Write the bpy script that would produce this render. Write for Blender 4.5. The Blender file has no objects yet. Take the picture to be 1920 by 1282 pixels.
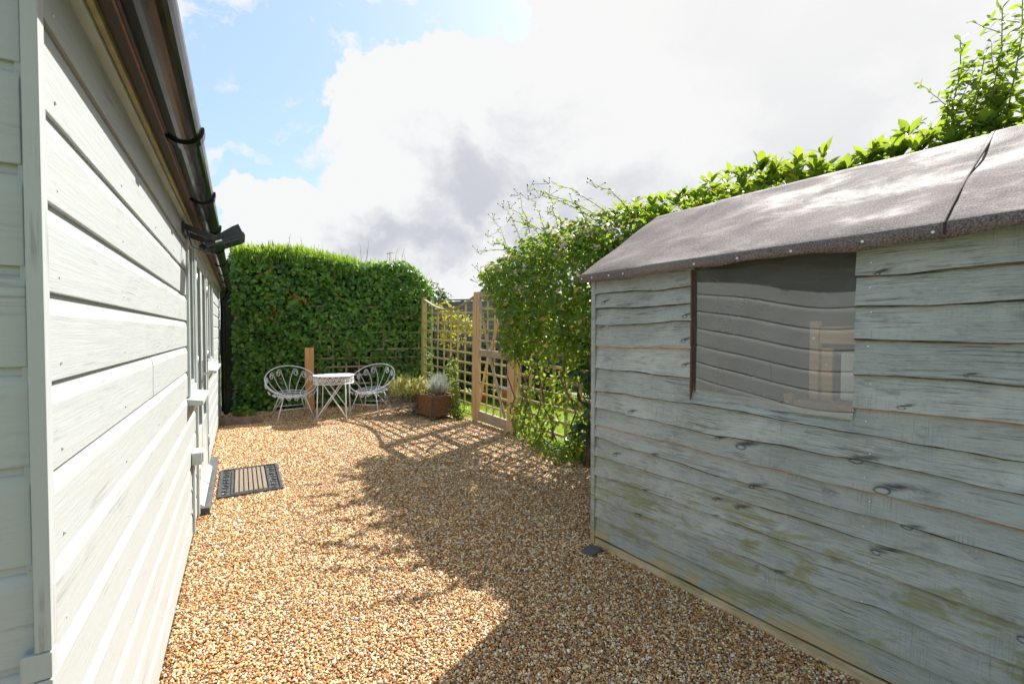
import bpy, math, random
import numpy as np
from mathutils import Vector, Matrix, Euler

R = math.radians
rng = np.random.default_rng(7)
random.seed(7)
scene = bpy.context.scene
COL = scene.collection

# ------------------------------------------------------------------ camera, sky, sun, exposure
cam_data = bpy.data.cameras.new("camera")
cam_data.sensor_width = 36.0
cam_data.lens = 16.0
cam_data.clip_start = 0.05
cam_data.clip_end = 2000
cam = bpy.data.objects.new("camera", cam_data)
COL.objects.link(cam)
cam.location = (0, 0, 1.38)
cam.rotation_euler = (R(90 - 1.28), 0, 0)
scene.camera = cam

SUN_AZ = 34.5      # degrees to the right of +Y
SUN_EL = 47.0
sdir = Vector((math.sin(R(SUN_AZ)) * math.cos(R(SUN_EL)), math.cos(R(SUN_AZ)) * math.cos(R(SUN_EL)), math.sin(R(SUN_EL))))

scene.view_settings.view_transform = 'Standard'
scene.view_settings.look = 'None'
scene.view_settings.exposure = 1.14
scene.view_settings.gamma = 1.0
scene.view_settings.use_curve_mapping = False
scene.cycles.max_bounces = 10
scene.cycles.transparent_max_bounces = 24
scene.cycles.sample_clamp_indirect = 6.0

world = bpy.data.worlds.new("World")
scene.world = world
world.use_nodes = True


class NT:
    """small node-tree writer"""
    def __init__(self, tree):
        self.t = tree
        tree.nodes.clear()

    def n(self, kind, **kw):
        nd = self.t.nodes.new(kind)
        for k, v in kw.items():
            setattr(nd, k, v)
        return nd

    def put(self, sock, v):
        if isinstance(v, bpy.types.NodeSocket):
            self.t.links.new(v, sock)
        elif v is not None:
            if isinstance(v, (tuple, list)) and len(v) == 3 and sock.type == 'RGBA':
                v = (*v, 1)
            sock.default_value = v

    def math(self, op, a, b=None, c=None, clamp=False):
        nd = self.n('ShaderNodeMath', operation=op, use_clamp=clamp)
        for i, v in enumerate((a, b, c)):
            if v is not None:
                self.put(nd.inputs[i], v)
        return nd.outputs[0]

    def vmath(self, op, a, b=None, out=0):
        nd = self.n('ShaderNodeVectorMath', operation=op)
        self.put(nd.inputs[0], a)
        if b is not None:
            self.put(nd.inputs['Scale'] if op == 'SCALE' else nd.inputs[1], b)
        return nd.outputs[out]

    def ramp01(self, x, lo, hi, smooth=True, a=0.0, b=1.0):
        nd = self.n('ShaderNodeMapRange', interpolation_type='SMOOTHSTEP' if smooth else 'LINEAR')
        for i, v in enumerate((x, lo, hi, a, b)):
            self.put(nd.inputs[i], v)
        return nd.outputs[0]

    def mix(self, f, a, b, mode='MIX'):
        nd = self.n('ShaderNodeMix', data_type='RGBA', blend_type=mode)
        self.put(nd.inputs[0], f)
        self.put(nd.inputs[6], a)
        self.put(nd.inputs[7], b)
        return nd.outputs[2]

    def noise(self, vec, scale, detail=4, rough=0.55, dist=0.0, out='Fac'):
        nd = self.n('ShaderNodeTexNoise')
        self.put(nd.inputs['Vector'], vec)
        nd.inputs['Scale'].default_value = scale
        nd.inputs['Detail'].default_value = detail
        nd.inputs['Roughness'].default_value = rough
        nd.inputs['Distortion'].default_value = dist
        return nd.outputs[out]

    def mapping(self, vec, loc=(0, 0, 0), rot=(0, 0, 0), sc=(1, 1, 1)):
        nd = self.n('ShaderNodeMapping')
        self.put(nd.inputs['Vector'], vec)
        nd.inputs['Location'].default_value = loc
        nd.inputs['Rotation'].default_value = rot
        nd.inputs['Scale'].default_value = sc
        return nd.outputs[0]

    def ramp(self, fac, stops, interp='LINEAR'):
        nd = self.n('ShaderNodeValToRGB')
        cr = nd.color_ramp
        cr.interpolation = interp
        while len(cr.elements) < len(stops):
            cr.elements.new(0.5)
        for e, (p, c) in zip(cr.elements, stops):
            e.position = p
            e.color = (*c, 1) if len(c) == 3 else c
        self.put(nd.inputs[0], fac)
        return nd.outputs[0]

    def bump(self, h, strength=0.3, dist=0.01):
        nd = self.n('ShaderNodeBump')
        nd.inputs['Strength'].default_value = strength
        nd.inputs['Distance'].default_value = dist
        self.put(nd.inputs['Height'], h)
        return nd.outputs[0]


def build_world():
    w = NT(world.node_tree)
    out = w.n('ShaderNodeOutputWorld')
    sky = w.n('ShaderNodeTexSky', sky_type='NISHITA', sun_disc=False)
    sky.sun_elevation = R(SUN_EL)
    sky.sun_rotation = R(SUN_AZ)
    sky.air_density = 1.0
    sky.dust_density = 1.6
    sky.ozone_density = 1.0
    bg1 = w.n('ShaderNodeBackground')
    bg1.inputs[1].default_value = 0.11
    d = w.n('ShaderNodeTexCoord').outputs['Generated']
    # thin veil whitening the blue towards the horizon and the sun
    w.put(bg1.inputs[0], w.mix(0.42, sky.outputs[0], (2.45, 3.55, 4.35)))
    # clouds: blobs given as azimuth (deg right of +Y), elevation, angular radius
    blobs = [(-13.5, 22.5, 9), (-4, 21, 11), (-17, 16, 7), (-9, 16, 9), (9, 24, 12), (5, 17, 13), (22, 32, 18), (24, 18, 20),
             (-28, 12.2, 5.0), (-33, 13.4, 2.6), (-24, 12.6, 5), (-22, 8.5, 9), (-9, 8, 12), (8, 8, 14), (28, 8, 16), (45, 25, 22),
             (14, 38, 12), (36, 45, 20), (60, 15, 22), (-30, 6, 6),
             (80, 40, 22), (130, 22, 18), (-170, 18, 14), (-75, 12, 12), (110, 14, 20)]
    n1 = w.noise(d, 5.0, 9, 0.62, 0.25)
    n2 = w.noise(w.mapping(d, loc=(3.1, 1.7, 0.4)), 19, 8, 0.62)
    nn = w.math('ADD', w.math('MULTIPLY', w.math('SUBTRACT', n1, 0.5), 1.5), w.math('MULTIPLY', w.math('SUBTRACT', n2, 0.5), 0.95))
    wr = w.noise(d, 3.5, 5, 0.6, out='Color')
    dw = w.vmath('ADD', d, w.vmath('SCALE', w.vmath('SUBTRACT', wr, (0.5, 0.5, 0.5)), 0.30))
    acc = None
    for az, el, r in blobs:
        c = (math.sin(R(az)) * math.cos(R(el)), math.cos(R(az)) * math.cos(R(el)), math.sin(R(el)))
        dist = w.vmath('DISTANCE', dw, c, out=1)
        b = w.math('MULTIPLY_ADD', dist, -1.0 / (2 * math.sin(R(r) / 2)), 1.0)
        if r < 4:
            b = w.math('SUBTRACT', b, 0.30)
        if acc is None:
            acc = b
        else:
            acc = w.math('SMOOTH_MAX', acc, b, 0.12)
    dens = w.math('ADD', acc, w.math('MULTIPLY', nn, 0.55))
    wisp = w.noise(w.mapping(dw, loc=(1.2, 4.0, 2.2), rot=(0, 0, R(25)), sc=(1.0, 1.0, 1.7)), 7.0, 8, 0.62, 0.4)
    mask = w.math('MAXIMUM', w.ramp01(dens, 0.0, 0.09), w.math('MULTIPLY', w.ramp01(wisp, 0.51, 0.65), 0.85))
    # grey undersides: broad shaded belts low in the cloud bank, broken up by noise
    g1 = w.noise(w.mapping(dw, loc=(0.3, 0.2, 0.9), sc=(1, 1, 2.2)), 3.4, 8, 0.58, 0.2)
    g2 = w.noise(w.mapping(d, loc=(2.3, 5.2, 1.9), sc=(1, 1, 1.6)), 9.0, 6, 0.6, 0.3)
    belts = [(-5, 16.5, 8), (4, 19, 9), (14, 17, 11), (20, 13, 9), (6, 12.5, 10), (-10, 11.5, 7), (32, 22, 12), (-16, 9.5, 6), (40, 30, 14), (28, 34, 10)]
    bel = None
    for az, el, r in belts:
        c = (math.sin(R(az)) * math.cos(R(el)), math.cos(R(az)) * math.cos(R(el)), math.sin(R(el)))
        q = w.math('MULTIPLY_ADD', w.vmath('DISTANCE', dw, c, out=1), -1.0 / (2 * math.sin(R(r) / 2)), 1.0)
        bel = q if bel is None else w.math('SMOOTH_MAX', bel, q, 0.15)
    gsum = w.math('ADD', w.math('MULTIPLY', w.math('SUBTRACT', g1, 0.5), 2.4), w.math('MULTIPLY', w.math('SUBTRACT', g2, 0.5), 0.9))
    depth = w.ramp01(dens, 0.12, 0.45)
    grey = w.math('MULTIPLY', w.ramp01(w.math('ADD', gsum, w.math('MULTIPLY', bel, 0.9)), -0.05, 0.85), depth)
    sund = w.vmath('DISTANCE', d, tuple(sdir), out=1)
    glow = w.ramp01(sund, 0.80, 0.25)
    grey = w.math('MULTIPLY', grey, w.math('SUBTRACT', 1.0, w.math('MULTIPLY', glow, 0.6)))
    ccol = w.mix(grey, (0.425, 0.427, 0.43), (0.275, 0.285, 0.316))
    ccol = w.mix(w.math('MULTIPLY', glow, 0.75), ccol, (0.43, 0.428, 0.425))
    bg2 = w.n('ShaderNodeBackground')
    w.put(bg2.inputs[0], ccol)
    bg2.inputs[1].default_value = 1.0
    ms = w.n('ShaderNodeMixShader')
    veil = w.math('MAXIMUM', mask, w.math('ADD', w.math('MULTIPLY', glow, 0.45), 0.04))
    w.put(ms.inputs[0], veil)
    w.t.links.new(bg1.outputs[0], ms.inputs[1])
    w.t.links.new(bg2.outputs[0], ms.inputs[2])
    w.t.links.new(ms.outputs[0], out.inputs[0])


build_world()

sun_data = bpy.data.lights.new("sun", 'SUN')
sun_data.energy = 4.9
sun_data.angle = R(0.53)
sun_data.color = (1.0, 0.955, 0.89)
sun = bpy.data.objects.new("sun", sun_data)
COL.objects.link(sun)
sun.rotation_euler = (-sdir).to_track_quat('-Z', 'Y').to_euler()
sun.location = sdir * 30

# ------------------------------------------------------------------ helpers


class MB:
    """collects primitives into one mesh"""
    def __init__(self):
        self.v = []
        self.f = []

    def add(self, verts, faces):
        o = len(self.v)
        self.v.extend([tuple(p) for p in verts])
        self.f.extend([tuple(i + o for i in f) for f in faces])
        return self

    def box(self, x0, x1, y0, y1, z0, z1):
        vs = [(x0, y0, z0), (x1, y0, z0), (x1, y1, z0), (x0, y1, z0), (x0, y0, z1), (x1, y0, z1), (x1, y1, z1), (x0, y1, z1)]
        return self.add(vs, [(3, 2, 1, 0), (4, 5, 6, 7), (0, 1, 5, 4), (1, 2, 6, 5), (2, 3, 7, 6), (3, 0, 4, 7)])

    def obox(self, mat, sx, sy, sz):
        vs = []
        for z in (-.5, .5):
            for x, y in ((-.5, -.5), (.5, -.5), (.5, .5), (-.5, .5)):
                vs.append(tuple(mat @ Vector((x * sx, y * sy, z * sz))))
        return self.add(vs, [(3, 2, 1, 0), (4, 5, 6, 7), (0, 1, 5, 4), (1, 2, 6, 5), (2, 3, 7, 6), (3, 0, 4, 7)])

    def beam(self, p, q, wx, wy, up=(0, 0, 1)):
        """rectangular bar from p to q; wx across, wy along `up`"""
        p, q = Vector(p), Vector(q)
        d = q - p
        L = d.length
        d.normalize()
        s = d.cross(Vector(up))
        if s.length < 1e-5:
            s = d.cross(Vector((1, 0, 0)))
        s.normalize()
        u = s.cross(d)
        m = Matrix((s, d, u)).transposed().to_4x4()
        m.translation = (p + q) / 2
        return self.obox(m, wx, L, wy)

    def prism(self, prof, axis, a, b):
        """profile (list of 2D points, CCW) swept along axis 'y' (prof = x,z) or 'x' (prof = y,z)"""
        n = len(prof)
        vs = []
        for t in (a, b):
            for p in prof:
                vs.append((p[0], t, p[1]) if axis == 'y' else (t, p[0], p[1]))
        fs = [(i, (i + 1) % n, n + (i + 1) % n, n + i) for i in range(n)]
        fs += [tuple(range(n - 1, -1, -1)), tuple(range(n, 2 * n))]
        return self.add(vs, fs)

    def tube(self, pts, r, n=6, closed=False):
        pts = [Vector(p) for p in pts]
        m = len(pts)
        rs = r if isinstance(r, (list, tuple, np.ndarray)) else [r] * m
        vs, fs = [], []
        prev = None
        for i, p in enumerate(pts):
            a = pts[(i - 1) % m] if (closed or i > 0) else p
            b = pts[(i + 1) % m] if (closed or i < m - 1) else p
            t = (b - a)
            if t.length < 1e-9:
                t = Vector((0, 0, 1))
            t.normalize()
            if prev is None:
                s = t.cross(Vector((0, 0, 1)))
                if s.length < 1e-3:
                    s = t.cross(Vector((1, 0, 0)))
            else:
                s = prev - t * prev.dot(t)
                if s.length < 1e-5:
                    s = t.cross(Vector((0, 0, 1)))
            s.normalize()
            prev = s
            u = t.cross(s)
            for k in range(n):
                ang = 2 * math.pi * k / n
                vs.append(p + (s * math.cos(ang) + u * math.sin(ang)) * rs[i])
        for i in range(m if closed else m - 1):
            j = (i + 1) % m
            for k in range(n):
                l = (k + 1) % n
                fs.append((i * n + k, i * n + l, j * n + l, j * n + k))
        if not closed:
            fs.append(tuple(range(n - 1, -1, -1)))
            fs.append(tuple((m - 1) * n + k for k in range(n)))
        return self.add(vs, fs)

    def lathe(self, prof, n=24, c=(0, 0, 0)):
        vs, fs = [], []
        m = len(prof)
        for k in range(n):
            a = 2 * math.pi * k / n
            for r, z in prof:
                vs.append((c[0] + r * math.cos(a), c[1] + r * math.sin(a), c[2] + z))
        for k in range(n):
            l = (k + 1) % n
            for i in range(m - 1):
                fs.append((k * m + i, l * m + i, l * m + i + 1, k * m + i + 1))
        return self.add(vs, fs)

    def mesh(self, name, mat, smooth=False):
        me = bpy.data.meshes.new(name)
        me.from_pydata(self.v, [], self.f)
        if mat is not None:
            me.materials.append(mat)
        if smooth:
            me.polygons.foreach_set('use_smooth', [True] * len(me.polygons))
        me.update()
        return me

    def build(self, name, mat, parent=None, loc=None, rot=None, smooth=False, bevel=0.0):
        return obj(name, self.mesh(name, mat, smooth), parent, loc, rot, bevel)


def obj(name, me, parent=None, loc=None, rot=None, bevel=0.0):
    o = bpy.data.objects.new(name, me)
    COL.objects.link(o)
    if parent is not None:
        o.parent = parent
    if loc is not None:
        o.location = loc
    if rot is not None:
        o.rotation_euler = rot
    if bevel:
        b = o.modifiers.new('bevel', 'BEVEL')
        b.width = bevel
        b.segments = 2
        b.limit_method = 'ANGLE'
    return o


def tag(o, label=None, cat=None, group=None, kind=None):
    if label:
        o['label'] = label
    if cat:
        o['category'] = cat
    if group:
        o['group'] = group
    if kind:
        o['kind'] = kind
    return o


def thing(name, loc, rz, label, cat, group=None, rx=0.0):
    o = bpy.data.objects.new(name, None)
    COL.objects.link(o)
    o.location = loc
    o.rotation_euler = (rx, 0, rz)
    o.empty_display_size = 0.1
    return tag(o, label, cat, group)


def copy_tree(o, parent=None):
    c = o.copy()
    COL.objects.link(c)
    if parent is not None:
        c.parent = parent
    for ch in [k for k in COL.objects if k.parent == o]:
        copy_tree(ch, c)
    return c


def set_attr(me, name, vals):
    a = me.attributes.new(name, 'FLOAT', 'POINT')
    a.data.foreach_set('value', np.asarray(vals, dtype=np.float32))


def leaf_mesh(name, P, N, U, S, tv, tf, mat, rnd=None, bend=0.0):
    """many leaves in one mesh. P centres (base), N normals, U tip direction, S sizes; template tv (x across, y along, z out)"""
    n = len(P)
    N = N / (np.linalg.norm(N, axis=1, keepdims=True) + 1e-9)
    U = U - N * np.sum(U * N, axis=1, keepdims=True)
    U = U / (np.linalg.norm(U, axis=1, keepdims=True) + 1e-9)
    X = np.cross(U, N)
    tv = np.asarray(tv, float)
    m = len(tv)
    V = (P[:, None, :] + S[:, None, None] * (tv[None, :, 0:1] * X[:, None, :] + tv[None, :, 1:2] * U[:, None, :] + tv[None, :, 2:3] * N[:, None, :]))
    V = V.reshape(-1, 3)
    tf = np.asarray(tf)
    k = tf.shape[1]
    F = (tf[None] + (np.arange(n) * m)[:, None, None]).reshape(-1)
    me = bpy.data.meshes.new(name)
    me.vertices.add(len(V))
    me.vertices.foreach_set('co', V.astype(np.float32).ravel())
    me.loops.add(len(F))
    me.loops.foreach_set('vertex_index', F.astype(np.int32))
    nf = len(F) // k
    me.polygons.add(nf)
    me.polygons.foreach_set('loop_start', (np.arange(nf) * k).astype(np.int32))
    me.polygons.foreach_set('loop_total', np.full(nf, k, np.int32))
    me.update(calc_edges=True)
    if rnd is None:
        rnd = rng.random(n)
    set_attr(me, 'rnd', np.repeat(rnd, m))
    me.materials.append(mat)
    return me


# leaf templates: triangles, base at origin, length 1 along y
IVY_V = [(0, .12, 0), (-.30, -.05, .02), (-.52, .28, .0), (-.27, .42, .05), (-.36, .70, .0), (0, 1.0, -.06), (.36, .70, .0), (.27, .42, .05), (.52, .28, .0), (.30, -.05, .02), (0, .45, -.02)]
IVY_F = [(0, 10, 1), (1, 10, 2), (2, 10, 3), (3, 10, 4), (4, 10, 5), (5, 10, 6), (6, 10, 7), (7, 10, 8), (8, 10, 9), (9, 10, 0)]
OVAL_V = [(0, 0, 0), (-.25, .30, .05), (-.27, .60, .05), (0, 1.0, -.10), (.27, .60, .05), (.25, .30, .05), (0, .33, -.01), (0, .66, -.02)]
OVAL_F = [(0, 6, 1), (1, 6, 7), (1, 7, 2), (2, 7, 3), (3, 7, 4), (4, 7, 5), (5, 7, 6), (5, 6, 0)]
BLADE_V = [(-.012, 0, 0), (.012, 0, 0), (-.010, .5, .03), (.010, .5, .03), (0, 1, .12)]
BLADE_F = [(0, 1, 2), (1, 3, 2), (2, 3, 4)]

# ------------------------------------------------------------------ materials


def new_mat(name):
    m = bpy.data.materials.new(name)
    m.use_nodes = True
    w = NT(m.node_tree)
    out = w.n('ShaderNodeOutputMaterial')
    p = w.n('ShaderNodeBsdfPrincipled')
    w.t.links.new(p.outputs[0], out.inputs[0])
    return m, w, p, out


def local_pos(w, theta):
    g = w.n('ShaderNodeNewGeometry').outputs['Position']
    return w.mapping(g, rot=(0, 0, -theta))


TH_B = R(30.87)   # heading of the long timber building
TH_S = R(35.70)   # heading of the garden shed
TH_F = R(34.40)   # heading of the trellis fence


def mat_plain(name, col, rough=0.6, var=0.15, scale=12, bump=0.15, metal=0.0, spec=0.5):
    m, w, p, o = new_mat(name)
    g = w.n('ShaderNodeNewGeometry').outputs['Position']
    n = w.noise(g, scale, 5, 0.6)
    c = w.mix(w.ramp01(n, 0.3, 0.7), tuple(x * (1 - var) for x in col), tuple(min(1, x * (1 + var)) for x in col))
    w.put(p.inputs['Base Color'], c)
    w.put(p.inputs['Roughness'], w.ramp01(n, 0.2, 0.8, a=max(0.05, rough - .1), b=min(1, rough + .1)))
    p.inputs['Metallic'].default_value = metal
    p.inputs['Specular IOR Level'].default_value = spec
    if bump:
        w.put(p.inputs['Normal'], w.bump(w.noise(g, scale * 9, 4), bump, 0.004))
    return m


def mat_paint(name, base, theta, upright=False):
    """painted timber cladding with scuffed grain, knots and stains"""
    m, w, p, o = new_mat(name)
    v = local_pos(w, theta)
    if upright:
        v = w.mapping(v, rot=(R(90), 0, 0))
    v = w.vmath('ADD', v, w.vmath('SCALE', (1.7, 9.1, 4.3), w.n('ShaderNodeObjectInfo').outputs['Random']))
    grain = w.noise(w.mapping(v, sc=(60, 2.2, 60)), 2.0, 6, 0.65)
    fine = w.noise(w.mapping(v, sc=(140, 6, 140)), 2.0, 3, 0.6)
    patch = w.noise(w.mapping(v, sc=(1, .8, 2.0)), 3.4, 5, 0.6, 0.4)
    scuff = w.math('MULTIPLY', w.ramp01(patch, 0.50, 0.66), w.ramp01(grain, 0.48, 0.62))
    c = w.mix(w.ramp01(patch, 0.3, 0.75), tuple(x * .96 for x in base), base)
    c = w.mix(w.math('MULTIPLY', scuff, 0.50), c, (0.13, 0.14, 0.137))
    # resin stains at knots
    vo = w.n('ShaderNodeTexVoronoi', feature='F1')
    w.put(vo.inputs['Vector'], w.mapping(v, sc=(3.0, 3.2, 6.4)))
    vo.inputs['Scale'].default_value = 1.0
    kn = w.math('MULTIPLY', w.ramp01(vo.outputs['Distance'], 0.085, 0.035), w.ramp01(w.n('ShaderNodeSeparateColor').outputs[0], 0.5, 0.6))
    sc_ = w.t.nodes[-1]
    sep = [n for n in w.t.nodes if n.bl_idname == 'ShaderNodeSeparateColor'][0]
    w.put(sep.inputs[0], vo.outputs['Color'])
    c = w.mix(w.math('MULTIPLY', kn, 0.8), c, (0.52, 0.40, 0.20))
    oi = w.n('ShaderNodeObjectInfo').outputs['Random']
    c = w.mix(w.math('MULTIPLY', oi, 0.14), c, (0.30, 0.325, 0.315))
    chip = w.math('MULTIPLY', w.ramp01(w.noise(w.mapping(v, loc=(4, 1, 2), sc=(9, 4, 12)), 3.0, 5, 0.7), 0.70, 0.735), w.ramp01(patch, 0.42, 0.6))
    c = w.mix(w.math('MULTIPLY', chip, 0.7), c, (0.30, 0.25, 0.18))
    # splash dirt close to the ground
    z = w.n('ShaderNodeSeparateXYZ')
    w.put(z.inputs[0], w.n('ShaderNodeNewGeometry').outputs['Position'])
    low = w.math('MULTIPLY', w.ramp01(z.outputs[2], 0.35, 0.0), w.ramp01(patch, 0.4, 0.7))
    c = w.mix(w.math('MULTIPLY', low, 0.35), c, (0.38, 0.33, 0.24))
    w.put(p.inputs['Base Color'], c)
    w.put(p.inputs['Roughness'], w.ramp01(grain, 0.3, 0.7, a=0.42, b=0.62))
    h = w.math('ADD', w.math('MULTIPLY', grain, 0.7), w.math('MULTIPLY', fine, 0.3))
    w.put(p.inputs['Normal'], w.bump(h, 0.35, 0.004))
    return m


# knots on the shed wall: (local y along the wall, z, size)
SHED_KNOTS = [(1.78, .90, .030), (1.12, .83, .050), (1.62, .68, .026), (1.24, .845, .025), (.66, .87, .050), (1.07, .65, .040), (.57, .78, .050),
              (1.135, .53, .036), (1.25, .535, .028), (1.25, .455, .020), (1.73, .30, .034), (.50, .66, .030), (.59, .53, .048), (.06, .68, .05),
              (1.68, .46, .026), (1.43, 1.33, .030), (1.42, 1.46, .030), (1.43, 1.20, .026), (2.0, 1.56, .030), (2.04, 1.40, .024), (.60, 1.60, .026),
              (.35, 1.23, .020), (.52, 1.10, .022), (.20, .40, .04), (.95, .30, .03), (1.9, .62, .03)]


def mat_shed(name):
    m, w, p, o = new_mat(name)
    v = local_pos(w, TH_S)
    # warp the grain round the knots a little
    warp = w.noise(w.mapping(v, sc=(1, 2.0, 5)), 1.6, 3, 0.5, out='Color')
    vv = w.vmath('ADD', v, w.vmath('SCALE', w.vmath('SUBTRACT', warp, (0.5, 0.5, 0.5)), 0.028))
    sep = w.n('ShaderNodeSeparateXYZ')
    w.put(sep.inputs[0], v)
    ly, lz = sep.outputs[1], sep.outputs[2]
    orr = w.n('ShaderNodeObjectInfo').outputs['Random']
    vv = w.vmath('ADD', vv, w.vmath('SCALE', (2.3, 7.7, 5.1), orr))
    grain = w.noise(w.mapping(vv, sc=(60, 2.0, 85)), 1.6, 8, 0.72)
    fine = w.noise(w.mapping(vv, sc=(120, 9, 170)), 1.5, 4, 0.65)
    saw = w.noise(w.mapping(v, sc=(20, 190, 6)), 1.0, 2, 0.5)
    patch = w.noise(v, 3.2, 6, 0.6, 0.5)
    patch2 = w.noise(w.mapping(v, loc=(5, 2, 8), sc=(1, .7, 1.3)), 5.5, 5, 0.65, 0.3)
    c = w.mix(w.ramp01(patch, 0.32, 0.70), (0.268, 0.288, 0.266), (0.420, 0.446, 0.420))
    c = w.mix(w.math('MULTIPLY', w.ramp01(fine, 0.42, 0.60), 0.34), c, (0.60, 0.62, 0.595))
    c = w.mix(w.math('MULTIPLY', w.ramp01(orr, 0.0, 1.0), 0.36), c, (0.235, 0.258, 0.243))
    pores = w.ramp01(w.noise(w.mapping(v, sc=(1, 40, 150)), 2.0, 3, 0.6), 0.60, 0.72)
    c = w.mix(w.math('MULTIPLY', pores, 0.35), c, (0.08, 0.09, 0.09))
    dark = w.math('MULTIPLY', w.ramp01(grain, 0.49, 0.66), w.ramp01(patch2, 0.42, 0.60))
    c = w.mix(w.math('MULTIPLY', dark, 0.80), c, (0.060, 0.066, 0.066))
    sawm = w.math('MULTIPLY', w.ramp01(saw, 0.52, 0.7), w.ramp01(patch2, 0.5, 0.35))
    c = w.mix(w.math('MULTIPLY', sawm, 0.38), c, (0.10, 0.11, 0.11))
    soot = w.math('MULTIPLY', w.ramp01(w.noise(w.mapping(v, loc=(7, 3, 1), sc=(1, 3.0, 7.0)), 2.2, 7, 0.72, 0.6), 0.54, 0.70), w.ramp01(fine, 0.30, 0.58))
    c = w.mix(w.math('MULTIPLY', soot, 0.62), c, (0.085, 0.092, 0.088))
    # algae on the lower boards
    al = w.math('MULTIPLY', w.ramp01(w.noise(w.mapping(v, sc=(1, 1.0, 3.6)), 3.4, 8, 0.74, 0.8), 0.48, 0.60), w.ramp01(lz, 0.80, 0.42))
    al2 = w.math('MULTIPLY', w.ramp01(lz, 0.30, 0.05), w.ramp01(patch, 0.35, 0.6))
    c = w.mix(w.math('MULTIPLY', w.math('MULTIPLY', w.math('MAXIMUM', al, al2), w.ramp01(w.math('ADD', w.math('MULTIPLY', grain, .6), w.math('MULTIPLY', fine, .4)), 0.36, 0.56)), 0.82), c, (0.20, 0.20, 0.055))
    # bare wood where the paint has worn off near the ground
    bare = w.math('MULTIPLY', w.ramp01(w.math('ADD', lz, w.math('MULTIPLY', w.math('SUBTRACT', grain, .5), .30)), 0.115, 0.075), w.ramp01(patch, 0.44, 0.54))
    c = w.mix(w.math('MULTIPLY', bare, 0.85), c, (0.42, 0.31, 0.17))
    core = ring = flame = None
    for (ky, kz, s) in SHED_KNOTS:
        a = w.math('MULTIPLY', w.math('SUBTRACT', ly, ky), 1.0 / (s * 0.62))
        b = w.math('MULTIPLY', w.math('SUBTRACT', lz, kz), 1.0 / (s * 0.34))
        dd = w.math('SQRT', w.math('ADD', w.math('MULTIPLY', a, a), w.math('MULTIPLY', b, b)))
        dd = w.math('ADD', dd, w.math('MULTIPLY', w.math('SUBTRACT', patch2, 0.5), 2.2))
        cr = w.ramp01(dd, 0.52, 0.22)
        rg = w.math('MULTIPLY', w.ramp01(dd, 0.48, 0.66), w.ramp01(dd, 1.0, 0.66))
        a2 = w.math('MULTIPLY', w.math('SUBTRACT', ly, ky - s * 0.6), 1.0 / (s * 1.5))
        b2 = w.math('MULTIPLY', w.math('ADD', w.math('SUBTRACT', lz, kz + s * 0.30), w.math('MULTIPLY', w.math('SUBTRACT', ly, ky), 0.22)), 1.0 / (s * 0.36))
        b2 = w.math('ADD', b2, w.math('MULTIPLY', w.math('SUBTRACT', fine, 0.5), 2.4))
        d2 = w.math('SQRT', w.math('ADD', w.math('MULTIPLY', a2, a2), w.math('MULTIPLY', b2, b2)))
        fl = w.math('MULTIPLY', w.ramp01(d2, 1.15, 0.1), w.ramp01(fine, 0.28, 0.52))
        core = cr if core is None else w.math('MAXIMUM', core, cr)
        ring = rg if ring is None else w.math('MAXIMUM', ring, rg)
        flame = fl if flame is None else w.math('MAXIMUM', flame, fl)
    c = w.mix(w.math('MULTIPLY', flame, 0.92), c, (0.028, 0.029, 0.028))
    c = w.mix(w.math('MULTIPLY', w.math('MULTIPLY', ring, w.ramp01(fine, 0.30, 0.5)), 0.92), c, (0.06, 0.062, 0.06))
    c = w.mix(w.math('MULTIPLY', core, 0.7), c, (0.37, 0.40, 0.385))
    w.put(p.inputs['Base Color'], c)
    p.inputs['Roughness'].default_value = 0.78
    p.inputs['Specular IOR Level'].default_value = 0.25
    h = w.math('ADD', w.math('ADD', w.math('MULTIPLY', grain, 0.6), w.math('MULTIPLY', fine, 0.35)), w.math('ADD', w.math('MULTIPLY', saw, 0.12), w.math('MULTIPLY', core, 0.4)))
    w.put(p.inputs['Normal'], w.bump(h, 0.65, 0.006))
    return m


def mat_wood(name, a, b, dirv, rough=0.65, green=0.0):
    """bare timber; dirv = scale vector of the grain in object coordinates"""
    m, w, p, o = new_mat(name)
    v = w.n('ShaderNodeTexCoord').outputs['Object']
    off = w.n('ShaderNodeObjectInfo').outputs['Random']
    v = w.vmath('ADD', v, w.vmath('SCALE', (3.1, 5.3, 2.7), off))
    g = w.noise(w.mapping(v, sc=dirv), 1.6, 6, 0.65, 0.3)
    pt = w.noise(v, 5, 4)
    c = w.mix(w.ramp01(g, 0.35, 0.68), a, b)
    c = w.mix(w.math('MULTIPLY', w.ramp01(off, 0, 1), 0.25), c, tuple(x * .7 for x in b))
    if green:
        c = w.mix(w.math('MULTIPLY', w.ramp01(pt, 0.42, 0.62), green), c, (0.20, 0.21, 0.07))
    w.put(p.inputs['Base Color'], c)
    p.inputs['Roughness'].default_value = rough
    w.put(p.inputs['Normal'], w.bump(g, 0.35, 0.004))
    return m


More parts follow.
